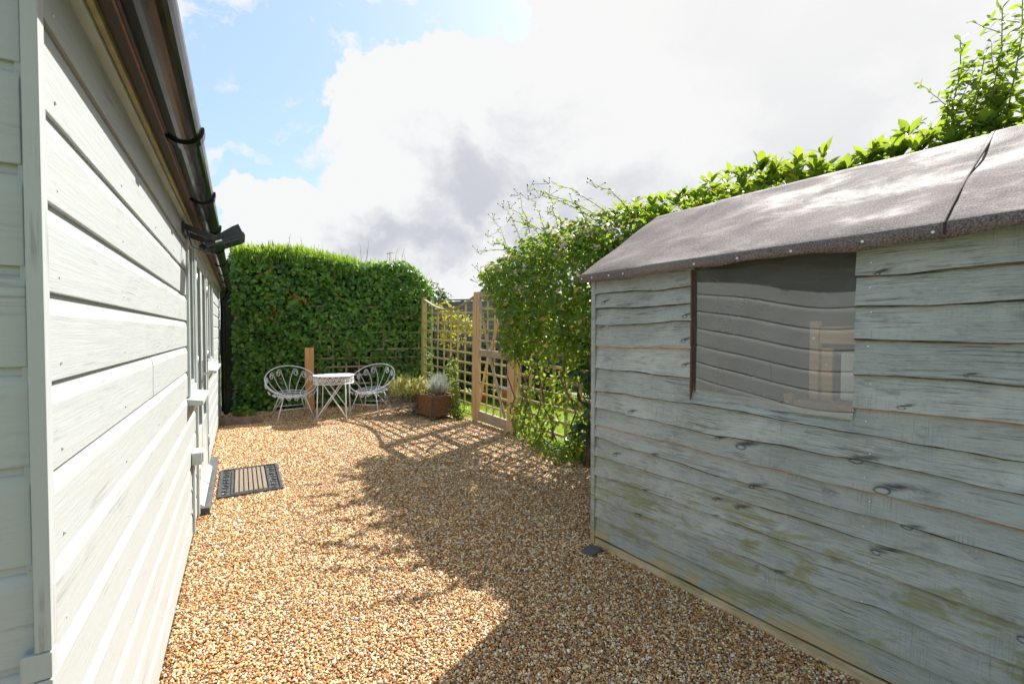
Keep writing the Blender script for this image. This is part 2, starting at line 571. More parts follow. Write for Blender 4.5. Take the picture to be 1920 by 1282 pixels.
def mat_leaf(name, dark, light, trans, tfac=0.4, rough=0.38, odd=None, oddamt=0.04, spec=0.5, use_obj=False):
    m, w, p, o = new_mat(name)
    if use_obj:
        r = w.n('ShaderNodeObjectInfo').outputs['Random']
    else:
        at = w.n('ShaderNodeAttribute', attribute_name='rnd')
        r = at.outputs['Fac']
    g = w.n('ShaderNodeNewGeometry').outputs['Position']
    n = w.noise(g, 2.4, 3)
    f = w.math('ADD', w.math('MULTIPLY', r, 0.7), w.math('MULTIPLY', w.math('SUBTRACT', n, 0.5), 0.9), clamp=True)
    c = w.mix(f, dark, light)
    if odd:
        c = w.mix(w.ramp01(r, 1 - oddamt, 1 - oddamt * .8), c, odd)
    w.put(p.inputs['Base Color'], c)
    p.inputs['Roughness'].default_value = rough
    p.inputs['Specular IOR Level'].default_value = spec
    t = w.n('ShaderNodeBsdfTranslucent')
    tc = w.mix(f, tuple(x * .75 for x in trans), trans)
    if odd:
        tc = w.mix(w.ramp01(r, 1 - oddamt, 1 - oddamt * .8), tc, odd)
    w.put(t.inputs[0], tc)
    ms = w.n('ShaderNodeMixShader')
    ms.inputs[0].default_value = tfac
    w.t.links.new(p.outputs[0], ms.inputs[1])
    w.t.links.new(t.outputs[0], ms.inputs[2])
    w.t.links.new(ms.outputs[0], o.inputs[0])
    return m


def mat_stone():
    m, w, p, o = new_mat('pea_shingle')
    r = w.n('ShaderNodeObjectInfo').outputs['Random']
    g = w.n('ShaderNodeNewGeometry').outputs['Position']
    c = w.ramp(r, [(0, (.15, .060, .018)), (.13, (.36, .165, .045)), (.30, (.52, .29, .105)), (.46, (.64, .40, .185)), (.59, (.76, .54, .27)),
                   (.70, (.90, .77, .53)), (.79, (.26, .18, .115)), (.88, (.40, .13, .032)), (.94, (.09, .07, .055)), (1, (.94, .89, .80))])
    n = w.noise(g, 140, 3)
    c = w.mix(w.math('MULTIPLY', w.ramp01(n, 0.4, 0.65), 0.22), c, (0.34, 0.23, 0.12))
    w.put(p.inputs['Base Color'], c)
    p.inputs['Roughness'].default_value = 0.55
    p.inputs['Specular IOR Level'].default_value = 0.4
    return m


def mat_gravel_bed():
    m, w, p, o = new_mat('gravel_bed')
    g = w.n('ShaderNodeNewGeometry').outputs['Position']
    vo = w.n('ShaderNodeTexVoronoi', feature='F1')
    w.put(vo.inputs['Vector'], g)
    vo.inputs['Scale'].default_value = 75
    sep = w.n('ShaderNodeSeparateColor')
    w.put(sep.inputs[0], vo.outputs['Color'])
    c = w.ramp(sep.outputs[0], [(0, (.22, .12, .045)), (.3, (.42, .27, .12)), (.6, (.55, .40, .22)), (.85, (.66, .54, .36)), (1, (.34, .17, .07))])
    c = w.mix(w.ramp01(vo.outputs['Distance'], 0.25, 0.65), c, (0.10, 0.06, 0.03))
    w.put(p.inputs['Base Color'], c)
    p.inputs['Roughness'].default_value = 0.8
    w.put(p.inputs['Normal'], w.bump(w.math('SUBTRACT', 1.0, vo.outputs['Distance']), 0.7, 0.01))
    return m


def mat_grass():
    m, w, p, o = new_mat('lawn_grass')
    g = w.n('ShaderNodeNewGeometry').outputs['Position']
    n = w.noise(g, 9, 6, .7)
    n2 = w.noise(g, 1.3, 3)
    c = w.mix(w.ramp01(n, .3, .7), (0.075, 0.12, 0.02), (0.17, 0.23, 0.045))
    c = w.mix(w.math('MULTIPLY', w.ramp01(n2, .4, .7), .4), c, (0.22, 0.22, 0.06))
    w.put(p.inputs['Base Color'], c)
    p.inputs['Roughness'].default_value = 0.8
    w.put(p.inputs['Normal'], w.bump(w.noise(g, 90, 3), .6, .02))
    return m


def mat_felt():
    m, w, p, o = new_mat('roof_felt')
    v = local_pos(w, TH_S)
    n = w.noise(v, 170, 3, 0.75)
    n2 = w.noise(w.mapping(v, sc=(1, .6, 1)), 4.5, 6, 0.65, 0.3)
    n3 = w.noise(w.mapping(v, sc=(10, 60, 10)), 3, 3, .6)
    c = w.mix(w.ramp01(n, 0.35, 0.7), (0.075, 0.056, 0.052), (0.26, 0.215, 0.205))
    c = w.mix(w.math('MULTIPLY', w.ramp01(n2, .46, .66), .35), c, (0.24, 0.21, 0.20))
    c = w.mix(w.math('MULTIPLY', w.ramp01(n3, .55, .75), .25), c, (0.03, 0.022, 0.022))
    w.put(p.inputs['Base Color'], c)
    w.put(p.inputs['Roughness'], w.ramp01(n2, .4, .65, a=.85, b=.66))
    p.inputs['Specular IOR Level'].default_value = 0.16
    h = w.math('ADD', w.math('MULTIPLY', n, .7), w.math('MULTIPLY', n2, 1.2))
    w.put(p.inputs['Normal'], w.bump(h, 0.6, 0.004))
    return m


def mat_acrylic():
    """dusty flexible clear sheet: part see-through, part dust, part gloss"""
    m, w, p, o = new_mat('dusty_acrylic')
    v = local_pos(w, TH_S)
    n = w.noise(v, 7, 5, .6)
    t = w.n('ShaderNodeBsdfTransparent')
    t.inputs[0].default_value = (.95, .95, .93, 1)
    d = w.n('ShaderNodeBsdfDiffuse')
    d.inputs[0].default_value = (.40, .42, .40, 1)
    g = w.n('ShaderNodeBsdfGlossy')
    g.inputs[0].default_value = (1, 1, 1, 1)
    g.inputs[1].default_value = 0.015
    m1 = w.n('ShaderNodeMixShader')
    w.put(m1.inputs[0], w.ramp01(n, .25, .8, a=.11, b=.20))
    w.t.links.new(t.outputs[0], m1.inputs[1])
    w.t.links.new(d.outputs[0], m1.inputs[2])
    fr = w.n('ShaderNodeFresnel')
    fr.inputs[0].default_value = 1.49
    m2 = w.n('ShaderNodeMixShader')
    w.put(m2.inputs[0], w.math('MULTIPLY', fr.outputs[0], 2.5, clamp=True))
    w.t.links.new(m1.outputs[0], m2.inputs[1])
    w.t.links.new(g.outputs[0], m2.inputs[2])
    w.t.links.new(m2.outputs[0], o.inputs[0])
    return m


def mat_glass():
    m, w, p, o = new_mat('window_glass')
    p.inputs['Base Color'].default_value = (.03, .04, .05, 1)
    p.inputs['Roughness'].default_value = .06
    p.inputs['Specular IOR Level'].default_value = .9
    return m


M = {}
M['paint'] = mat_paint('pale_painted_timber', (0.395, 0.420, 0.420), TH_B)
M['paint_end'] = mat_paint('pale_painted_end_timber', (0.395, 0.420, 0.420), TH_B + math.pi / 2)
M['paint_up'] = mat_paint('pale_painted_corner_timber', (0.395, 0.420, 0.420), TH_B, True)
M['shed'] = mat_shed('weathered_shed_paint')
M['trim'] = mat_plain('grey_green_trim_paint', (0.41, 0.45, 0.44), .4, .06, 8, .1)
M['bluegrey'] = mat_plain('blue_grey_trim_paint', (0.40, 0.47, 0.48), .45, .08, 8, .1)
M['olive'] = mat_plain('olive_batten', (0.30, 0.27, 0.14), .6, .2, 20, .2)
M['soffit'] = mat_plain('dark_soffit', (0.040, 0.038, 0.034), .7, .2, 14, .2)
M['rust'] = mat_plain('red_brown_timber_edge', (0.17, 0.062, 0.030), .6, .35, 40, .2)
M['black'] = mat_plain('black_gutter_plastic', (0.010, 0.011, 0.012), .17, .2, 18, .02, spec=.28)
M['blackmatt'] = mat_plain('matt_black_metal', (0.03, 0.032, 0.036), .42, .2, 18, .05)
M['rubber'] = mat_plain('black_rubber', (0.055, 0.057, 0.062), .5, .25, 30, .2)
M['coir'] = mat_plain('coir_strip', (0.22, 0.175, 0.13), .95, .40, 160, .8)
M['slate'] = mat_plain('slate_step', (0.085, 0.085, 0.088), .65, .15, 16, .2)
M['chrome'] = mat_plain('brushed_metal', (0.55, 0.55, 0.55), .3, .1, 30, .05, metal=1.0)
M['galv'] = mat_plain('galvanised_metal', (0.62, 0.64, 0.66), .42, .15, 40, .1, metal=.6)
M['glass'] = mat_glass()
M['acrylic'] = mat_acrylic()
M['felt'] = mat_felt()
M['white_metal'] = mat_plain('white_painted_wire', (0.72, 0.72, 0.74), .4, .06, 40, .08)
M['post'] = mat_wood('orange_timber', (0.68, 0.36, 0.14), (0.50, 0.24, 0.09), (40, 40, 2))
M['pine'] = mat_wood('fresh_pine', (0.68, 0.47, 0.25), (0.52, 0.32, 0.14), (40, 40, 2.0))
M['slat'] = mat_wood('green_tinged_trellis_batten', (0.60, 0.50, 0.22), (0.44, 0.37, 0.12), (30, 3, 30), green=.45)
M['greyslat'] = mat_wood('weathered_batten', (0.46, 0.37, 0.26), (0.30, 0.23, 0.15), (30, 3, 30))
M['greyfence'] = mat_wood('grey_fence_board', (0.24, 0.22, 0.20), (0.15, 0.135, 0.125), (3, 30, 30))
M['planter'] = mat_wood('brown_stained_slat', (0.27, 0.13, 0.06), (0.13, 0.06, 0.025), (30, 30, 30))
M['oak'] = mat_wood('warm_bench_timber', (0.62, 0.38, 0.20), (0.48, 0.27, 0.13), (30, 3, 30))
M['bark'] = mat_plain('stem_bark', (0.16, 0.10, 0.06), .85, .3, 60, .5)
M['greenstem'] = mat_plain('green_stem', (0.14, 0.15, 0.05), .7, .3, 60, .2)
M['soil'] = mat_plain('dark_soil', (0.05, 0.035, 0.025), .95, .4, 60, .8)
M['oldplank'] = mat_plain('old_grey_plank', (0.20, 0.15, 0.12), .8, .3, 12, .4)
M['bark_lap_shade'] = mat_plain('bark_edge_with_lap_shade', (0.10, 0.078, 0.060), .9, .75, 9, .5)  # bark tint, darkened to paint in the shadow line under each board
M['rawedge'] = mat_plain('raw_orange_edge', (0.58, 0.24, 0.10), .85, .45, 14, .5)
M['maroon'] = mat_plain('maroon_reveal', (0.11, 0.035, 0.028), .7, .3, 30, .2)
M['barewood'] = mat_wood('bare_base_rail', (0.66, 0.54, 0.35), (0.38, 0.29, 0.16), (30, 2, 30), green=.45)
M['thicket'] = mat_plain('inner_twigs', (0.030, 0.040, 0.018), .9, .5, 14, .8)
M['darkin'] = mat_plain('dark_interior_boards', (0.10, 0.085, 0.07), .85, .2, 8, .2)
M['white'] = mat_plain('white_panel', (0.78, 0.77, 0.74), .6, .03, 8, .05)
M['ivy'] = mat_leaf('ivy_leaf', (.030, .10, .016), (.24, .43, .055), (.34, .58, .06), .30, .42, odd=(.46, .18, .06), oddamt=.012)
M['conifer'] = mat_leaf('feathery_green', (.08, .16, .018), (.19, .32, .035), (.42, .60, .06), .5, .5)
M['climber'] = mat_leaf('climber_leaf', (.060, .135, .018), (.16, .26, .035), (.42, .58, .06), .50, .38, odd=(.62, .46, .10), oddamt=.045)
M['laurel'] = mat_leaf('laurel_leaf', (.055, .13, .020), (.15, .26, .030), (.46, .58, .05), .5, .30, odd=(.60, .50, .04), oddamt=.06, use_obj=True)
M['laurel_mass'] = mat_leaf('laurel_leaf_mass', (.045, .115, .020), (.12, .22, .030), (.40, .54, .05), .48, .30, odd=(.55, .46, .04), oddamt=.03)
M['privet'] = mat_leaf('privet_leaf', (.075, .15, .022), (.15, .25, .035), (.46, .60, .07), .5, .36, use_obj=True)
M['darkleaf'] = mat_leaf('dark_shrub_leaf', (.020, .045, .012), (.06, .105, .022), (.14, .24, .03), .3, .4)
M['yellowleaf'] = mat_leaf('yellow_shrub_leaf', (.30, .29, .03), (.50, .45, .04), (.70, .64, .06), .5, .45)
M['fescue'] = mat_leaf('blue_grass_blade', (.30, .36, .32), (.68, .72, .66), (.6, .64, .52), .35, .5)
M['fescue_dry'] = mat_leaf('dry_grass_base', (.52, .26, .09), (.72, .44, .19), (.72, .42, .16), .35, .6)
M['lavender'] = mat_leaf('lavender_sprig', (.26, .27, .07), (.70, .68, .26), (.80, .76, .24), .48, .6)
M['lavender_dry'] = mat_leaf('dried_sprig', (.20, .155, .13), (.58, .50, .46), (.5, .42, .36), .35, .7)
M['petal'] = mat_leaf('cream_petal', (.72, .58, .36), (.82, .76, .60), (.8, .7, .5), .4, .5)
M['seed'] = mat_plain('dark_berry', (.05, .03, .03), .5, .3, 60, 0)
M['deadleaf'] = mat_leaf('fallen_leaf', (.22, .10, .045), (.42, .24, .13), (.4, .2, .1), .2, .6)
M['lavender_dry_stem'] = mat_plain('dry_stem', (.36, .29, .24), .8, .3, 60, .2)
M['stone'] = mat_stone()
M['bed'] = mat_gravel_bed()
M['lawn'] = mat_grass()


def frame_xy(th, x, y):
    """point given along a heading's own axes -> world xy"""
    return (x * math.cos(th) - y * math.sin(th), x * math.sin(th) + y * math.cos(th))


# ------------------------------------------------------------------ ground
g = MB()
g.add([(-150, -60, -.03), (150, -60, -.03), (150, 250, -.03), (-150, 250, -.03)], [(0, 1, 2, 3)])
tag(g.build('lawn', M['lawn']), 'sunlit green lawn beyond the trellis and under everything', 'lawn', kind='structure')

c_ = [frame_xy(TH_B, -1.6, -1.2), frame_xy(TH_B, 4.6, -2.0), frame_xy(TH_F, 3.62, 2.0), frame_xy(TH_F, 3.52, 8.2), frame_xy(TH_B, 3.0, 9.6), frame_xy(TH_B, -1.6, 9.6)]
tag(MB().add([(x, y, -.008) for x, y in c_], [tuple(range(6))]).build('gravel_bed', M['bed']), 'pea shingle yard surface', 'gravel', kind='structure')


def in_poly(px, py, poly):
    ins = np.zeros(len(px), bool)
    n = len(poly)
    for i in range(n):
        x1, y1 = poly[i]
        x2, y2 = poly[(i + 1) % n]
        cond = ((y1 > py) != (y2 > py)) & (px < (x2 - x1) * (py - y1) / (y2 - y1 + 1e-12) + x1)
        ins ^= cond
    return ins


def gravel():
    pts = []
    for (y0, y1, s) in ((.7, 2.6, .0088), (2.6, 4.4, .0106), (4.4, 10.2, .0145)):
        xs = np.arange(-5.8, 4.2, s)
        ys = np.arange(y0, y1, s)
        X, Y = np.meshgrid(xs, ys)
        X = X.ravel() + rng.uniform(-.5, .5, X.size) * s
        Y = Y.ravel() + rng.uniform(-.5, .5, Y.size) * s
        # only the yard strip that any nearby viewpoint can see
        bx = X * math.cos(TH_B) + Y * math.sin(TH_B)
        fx = X * math.cos(TH_F) + Y * math.sin(TH_F)
        sx = X * math.cos(TH_S) + Y * math.sin(TH_S)
        sy = -X * math.sin(TH_S) + Y * math.cos(TH_S)
        k = (bx > -.285) & (fx < 3.50) & ~((sx > 2.2) & (sy < 2.12)) & (X > -Y * 1.2 - .3) & (X < Y * 1.2 + .3)
        k &= in_poly(X, Y, c_)
        X, Y = X[k], Y[k]
        sc = s * rng.uniform(.50, .92, len(X)) * np.where(rng.random(len(X)) < .07, 1.35, 1)
        pts.append(np.stack([X, Y, rng.uniform(-.005, .0035, len(X)), sc], 1))
    A = np.concatenate(pts)
    me = bpy.data.meshes.new('gravel')
    me.vertices.add(len(A))
    me.vertices.foreach_set('co', A[:, :3].astype(np.float32).ravel())
    set_attr(me, 'scl', A[:, 3])
    a = me.attributes.new('rot', 'FLOAT_VECTOR', 'POINT')
    rot = np.stack([rng.normal(0, .38, len(A)), rng.normal(0, .38, len(A)), rng.uniform(0, 6.28, len(A))], 1)
    a.data.foreach_set('vector', rot.astype(np.float32).ravel())
    a = me.attributes.new('pick', 'INT', 'POINT')
    a.data.foreach_set('value', rng.integers(0, 5, len(A)).astype(np.int32))
    me.materials.append(M['stone'])
    o = obj('gravel', me)
    t = bpy.data.node_groups.new('gravel_scatter', 'GeometryNodeTree')
    t.interface.new_socket('Geometry', in_out='INPUT', socket_type='NodeSocketGeometry')
    t.interface.new_socket('Geometry', in_out='OUTPUT', socket_type='NodeSocketGeometry')
    N, L = t.nodes, t.links
    gi, go = N.new('NodeGroupInput'), N.new('NodeGroupOutput')
    join = N.new('GeometryNodeJoinGeometry')
    for k, scl in enumerate([(1.05, .78, .55), (1.25, .66, .48), (1.0, .85, .62), (1.4, .72, .45), (.95, .8, .5)]):
        ico = N.new('GeometryNodeMeshIcoSphere')
        ico.inputs['Radius'].default_value = 1
        ico.inputs['Subdivisions'].default_value = 1 if k > 1 else 2
        pos = N.new('GeometryNodeInputPosition')
        nz = N.new('ShaderNodeTexNoise')
        nz.noise_dimensions = '4D'
        nz.inputs['W'].default_value = k * 3.7
        nz.inputs['Scale'].default_value = .9
        sub = N.new('ShaderNodeVectorMath'); sub.operation = 'SUBTRACT'; sub.inputs[1].default_value = (.5, .5, .5)
        mul = N.new('ShaderNodeVectorMath'); mul.operation = 'SCALE'; mul.inputs['Scale'].default_value = 1.5
        sp = N.new('GeometryNodeSetPosition')
        tr = N.new('GeometryNodeTransform')
        tr.inputs['Scale'].default_value = scl
        sm = N.new('GeometryNodeSetMaterial')
        sm.inputs['Material'].default_value = M['stone']
        ss = N.new('GeometryNodeSetShadeSmooth')
        g2i = N.new('GeometryNodeGeometryToInstance')
        L.new(pos.outputs[0], nz.inputs['Vector'])
        L.new(nz.outputs['Color'], sub.inputs[0])
        L.new(sub.outputs[0], mul.inputs[0])
        L.new(ico.outputs['Mesh'], sp.inputs['Geometry'])
        L.new(mul.outputs[0], sp.inputs['Offset'])
        L.new(sp.outputs[0], tr.inputs['Geometry'])
        L.new(tr.outputs[0], sm.inputs['Geometry'])
        L.new(sm.outputs[0], ss.inputs[0])
        L.new(ss.outputs[0], g2i.inputs[0])
        L.new(g2i.outputs[0], join.inputs[0])
    iop = N.new('GeometryNodeInstanceOnPoints')
    iop.inputs['Pick Instance'].default_value = True

    def named(nm, typ):
        nd = N.new('GeometryNodeInputNamedAttribute')
        nd.data_type = typ
        nd.inputs[0].default_value = nm
        return nd.outputs['Attribute']
    L.new(gi.outputs[0], iop.inputs['Points'])
    L.new(join.outputs[0], iop.inputs['Instance'])
    L.new(named('pick', 'INT'), iop.inputs['Instance Index'])
    L.new(named('rot', 'FLOAT_VECTOR'), iop.inputs['Rotation'])
    L.new(named('scl', 'FLOAT'), iop.inputs['Scale'])
    L.new(iop.outputs[0], go.inputs[0])
    md = o.modifiers.new('scatter', 'NODES')
    md.node_group = t
    tag(o, 'loose honey and cream pea shingle covering the yard', 'gravel', kind='stuff')
    print('gravel stones', len(A))


gravel()

# ------------------------------------------------------------------ the long timber building on the left
bx, by = frame_xy(TH_B, -.28, 1.045)
BLD = thing('timber_building', (bx, by, 0), TH_B, 'long pale painted weatherboard building with black gutter along the left', 'building')
# local: wall face at x = 0, facing +x; near corner at y = 0, runs to y = LEN
LEN = 7.80


def board_profile(h, sgn=1.0):
    """cross-section (out, z) from the lower edge up: flat face, then a cove back to the tongue"""
    pts = [(0, 0), (.001, h - .040)]
    for k in range(1, 6):
        a = k / 5 * math.pi / 2
        pts.append((-.0085 * (1 - math.cos(a)), h - .040 + .026 * math.sin(a)))
    pts.append((-.0095, h + .004))
    pts.append((-.026, h + .004))
    pts.append((-.026, 0))
    return [(sgn * x, z) for x, z in pts]


PITCH = .1553
z_edges = [1.915 - PITCH * k for k in range(13)]


def side_board(y0, y1, z, h=PITCH):
    # tiny unevenness: every board sits a little differently
    j = random.uniform(-.0012, .0012)
    prof = board_profile(h)
    if h < .12:
        prof = [(0, 0), (0, h), (-.026, h), (-.026, 0)]
    pr = [(x, zz) for x, zz in prof]
    MB().prism(pr, 'y', y0, y1).build('cladding_board', M['paint'], BLD, loc=(j, 0, z), bevel=.0015)


W1 = (2.39, 2.90)      # first window
DR = (2.97, 4.15)      # glazed door
W2 = (4.25, 5.35)      # second window
side_board(.002, W1[0], 1.915, .115)
for k, z in enumerate(z_edges[1:7]):
    if k in (1, 4):
        jy = (1.72, 1.10)[k == 4]
        side_board(.002, jy - .001, z)
        side_board(jy + .001, W1[0], z)
    else:
        side_board(.002, W1[0], z)
for k, z in enumerate(z_edges[1:7]):
    side_board(W2[1] + .06, LEN, z)
side_board(W2[1] + .06, LEN, 1.915, .115)
for k, z in enumerate(z_edges[7:]):
    side_board(.002 if k != 2 else .012, W1[0] + .02 if z > .8 else DR[0] - .05, z)
    side_board(DR[1] + .05, LEN, z)
for y0, y1 in ((W1[0] + .02, DR[0] - .05),):
    side_board(y0, y1, z_edges[7], .11)
# wall behind, so no light leaks
wb = MB()
wb.box(-.12, -.028, .02, W1[0], 0, 2.03)
wb.box(-.12, -.028, W1[0], W1[1], 0, .93)
wb.box(-.12, -.028, W1[1], DR[0], 0, 2.03)
wb.box(-.12, -.028, DR[1], W2[0], 0, 2.03)
wb.box(-.12, -.028, W2[0], W2[1], 0, .98)
wb.box(-.12, -.028, W2[1], LEN, 0, 2.03)
wb.box(-3.6, -3.5, .02, LEN, 0, 2.03)
wb.box(-3.5, -.12, LEN - .1, LEN, 0, 2.03)
wb.box(-3.5, -.12, .02, .06, 0, 2.03)
wb.build('wall', M['bluegrey'], BLD)
# end wall (faces the viewer, in shade)
EP = .1637
for k in range(12):
    z = 1.814 + .1637 - EP * k
    prof = board_profile(EP)
    m_ = MB()
    n_ = len(prof)
    vs = []
    for t in (-3.5, -.0125):
        for (ox, oz) in prof:
            vs.append((t, -ox, oz))
    fs = [(i, (i + 1) % n_, n_ + (i + 1) % n_, n_ + i) for i in range(n_)] + [tuple(range(n_ - 1, -1, -1)), tuple(range(n_, 2 * n_))]
    m_.add(vs, fs)
    m_.build('end_cladding_board', M['paint_end'], BLD, loc=(-.006 + random.uniform(-.002, .002), random.uniform(-.0015, .0015), z), bevel=.0015)
# corner post in three lengths, with a spliced repair block
MB().box(-.0115, .0095, -.027, .001, .858, 2.03).build('corner_board', M['paint_up'], BLD, bevel=.002)
MB().box(-.0290, .0095, -.0265, .0005, .812, .8565).build('corner_splice', M['paint_up'], BLD, bevel=.003)
MB().box(-.0110, .0098, -.027, .001, 0, .8105).build('corner_board', M['paint_up'], BLD, bevel=.002)
# nail heads on the boards
nh = MB()
for z in z_edges[:13]:
    for y in (.085, .62, 1.22, 1.80, 2.30):
        nh.lathe([(0, .0022), (.0030, .0018), (.0036, 0)], 8)
        for i in range(len(nh.v) - 24, len(nh.v)):
            a, b, c = nh.v[i]
            nh.v[i] = (c, b + y + .0, a + z + .03)
o = nh.build('nail_heads', M['galv'], BLD)
o['kind'] = 'stuff'

# eaves
MB().box(-.03, .021, 0, LEN, 2.030, 2.052).build('frieze_strip', M['bluegrey'], BLD, bevel=.002)
MB().box(.0225, .036, -.01, LEN, 2.040, 2.060).build('eaves_batten', M['olive'], BLD, bevel=.002)
MB().box(.022, .070, -.02, LEN + .05, 2.062, 2.078).build('soffit_board', M['soffit'], BLD)
MB().box(.0640, .0695, -.02, LEN + .05, 2.052, 2.0615).build('fascia_edge', M['rust'], BLD)
MB().box(.0705, .078, -.02, LEN + .05, 2.054, 2.17).build('fascia_board', M['soffit'], BLD)
rf = MB()
rf.prism([(.10, 2.165), (.10, 2.19), (-1.75, 3.05), (-3.65, 2.19), (-3.65, 2.165), (-1.75, 3.02)], 'y', -.02, LEN + .05)
rf.build('roof', M['felt'], BLD)
MB().prism([(-.03, 2.03), (-3.55, 2.03), (-1.75, 3.0)], 'y', .03, .05).build('gable_infill', M['paint'], BLD)

GX, GZ, GR = .117, 2.092, .0555


def gutter_ring(y, r, a0=180, a1=360, n=14, z=0):
    return [(GX + r * math.cos(R(a0 + (a1 - a0) * k / n)), y, GZ + z + r * math.sin(R(a0 + (a1 - a0) * k / n))) for k in range(n + 1)]


def half_channel(y0, y1, ro, ri, drop=(0, 0), a0=180, a1=360):
    m_ = MB()
    vs = gutter_ring(y0, ro, a0, a1, z=drop[0]) + gutter_ring(y0, ri, a0, a1, z=drop[0]) + gutter_ring(y1, ro, a0, a1, z=drop[1]) + gutter_ring(y1, ri, a0, a1, z=drop[1])
    n = 15
    fs = []
    for k in range(n - 1):
        fs.append((k, k + 1, 2 * n + k + 1, 2 * n + k))
        fs.append((n + k + 1, n + k, 3 * n + k, 3 * n + k + 1))
        fs.append((k + 1, k, n + k, n + k + 1))
        fs.append((2 * n + k, 2 * n + k + 1, 3 * n + k + 1, 3 * n + k))
    fs.append((0, 2 * n, 3 * n, n))
    fs.append((n - 1, 2 * n - 1, 4 * n - 1, 3 * n - 1))
    return m_.add(vs, fs)


half_channel(-.35, LEN - .1, GR, GR - .004).build('gutter', M['black'], BLD, smooth=False)
for y in (.93, 1.80, 2.66, 3.5, 4.4, 5.3, 6.2, 7.1):
    b_ = half_channel(y - .026, y + .026, GR + .009, GR + .0005, a0=178, a1=362)
    b_.box(.0785, .0835, y - .022, y + .022, 2.065, 2.15)
    b_.box(GX + GR - .001, GX + GR + .007, y - .012, y + .012, 2.088, 2.104)
    b_.build('gutter_bracket', M['black'], BLD)
half_channel(LEN - .25, LEN - .08, GR + .006, GR + .001).build('gutter_outlet', M['black'], BLD)
MB().tube([(GX, LEN - .16, 2.04), (GX, LEN - .16, 1.99), (.09, LEN - .16, 1.93), (.055, LEN - .16, 1.86), (.05, LEN - .16, .12), (.09, LEN - .16, .05)], .034, 14).build('downpipe', M['black'], BLD, smooth=True)
for z in (1.55, .55):
    MB().tube([(.05, LEN - .16, z - .02), (.05, LEN - .16, z + .02)], .040, 14).build('pipe_clip', M['black'], BLD, smooth=True)


def window(y0, y1, z0, z1, mull):
    """casement: frame and pane set back in the wall, sill proud of it"""
    win = MB()
    t = .045
    win.box(-.028, .014, y0, y0 + t, z0, z1)
    win.box(-.028, .014, y1 - t, y1, z0, z1)
    win.box(-.028, .0135, y0 + t, y1 - t, z1 - t, z1)
    win.box(-.028, .0135, y0 + t, y1 - t, z0, z0 + t)
    w_ = win.build('window', M['trim'], BLD, bevel=.003)
    for yy in mull:
        MB().box(-.026, .008, yy - .025, yy + .025, z0 + t, z1 - t).build('mullion', M['trim'], w_, bevel=.003)
    ys = [y0 + t] + list(mull) + [y1 - t]
    for a, b in zip(ys[:-1], ys[1:]):
        a2, b2 = a + (.025 if a in mull else 0), b - (.025 if b in mull else 0)
        s = .032
        c_ = MB()
        c_.box(-.02, .002, a2, a2 + s, z0 + t, z1 - t)
        c_.box(-.02, .002, b2 - s, b2, z0 + t, z1 - t)
        c_.box(-.02, .0015, a2 + s, b2 - s, z1 - t - s, z1 - t)
        c_.box(-.02, .0015, a2 + s, b2 - s, z0 + t, z0 + t + s)
        c_.build('casement', M['trim'], w_, bevel=.002)
        MB().box(-.012, -.006, a2 + s, b2 - s, z0 + t + s, z1 - t - s).build('pane', M['glass'], w_)
    return w_


w_ = window(W1[0], W1[1], .975, 2.03, [])
MB().prism([(-.02, .928), (.082, .928), (.082, .955), (-.02, .972)], 'y', W1[0] - .05, W1[1] + .02).build('sill', M['trim'], w_, bevel=.003)
w_ = window(W2[0], W2[1], 1.02, 2.03, [W2[0] + .55])
MB().prism([(-.02, .978), (.082, .978), (.082, 1.003), (-.02, 1.018)], 'y', W2[0] - .04, W2[1] + .03).build('sill', M['trim'], w_, bevel=.003)
# glazed door
fr = MB()
fr.box(-.028, .016, DR[0] - .05, DR[0], .05, 2.03)
fr.box(-.028, .016, DR[1], DR[1] + .05, .05, 2.03)
fr.box(-.028, .0155, DR[0], DR[1], 1.985, 2.03)
fr.build('door_frame', M['trim'], BLD, bevel=.003)
for a, b in ((DR[0] + .003, (DR[0] + DR[1]) / 2 - .002), ((DR[0] + DR[1]) / 2 + .002, DR[1] - .003)):
    d_ = MB()
    s = .085
    d_.box(-.02, .006, a, a + s, .07, 1.98)
    d_.box(-.02, .006, b - s, b, .07, 1.98)
    d_.box(-.02, .0055, a + s, b - s, 1.89, 1.98)
    d_.box(-.02, .0055, a + s, b - s, .07, .26)
    d_.box(-.016, .0035, a + s, b - s, .26, .62)
    do = d_.build('door', M['trim'], BLD, bevel=.003)
    MB().box(-.012, -.006, a + s, b - s, .62, 1.89).build('pane', M['glass'], do)
    for z in (.35, 1.15, 1.75):
        MB().tube([(.012, a if a < DR[0] + .1 else b, z - .05), (.012, a if a < DR[0] + .1 else b, z + .05)], .008, 8).build('hinge', M['chrome'], do, smooth=True)
    if a < DR[0] + .1:
        h_ = MB()
        h_.box(.0065, .012, b - .062, b - .022, .92, 1.14)
        h_.tube([(.012, b - .042, 1.03), (.055, b - .042, 1.03), (.058, b - .05, 1.03), (.058, b - .16, 1.028)], .009, 8)
        h_.build('handle', M['chrome'], do)
    MB().prism([(.0065, .085), (.04, .085), (.04, .095), (.0065, .125)], 'y', a + .01, b - .01).build('weather_bar', M['trim'], do, bevel=.002)
# weatherproof socket with its conduit
so = MB()
so.box(.003, .060, 2.50, 2.66, .52, .60)
so_o = so.build('socket_box', M['trim'], BLD, bevel=.006)
MB().box(.0605, .068, 2.515, 2.645, .535, .598).build('socket_cover', M['trim'], so_o, bevel=.005)
MB().box(.003, .016, 2.56, 2.60, .06, .518).build('conduit', M['bluegrey'], BLD, bevel=.002)

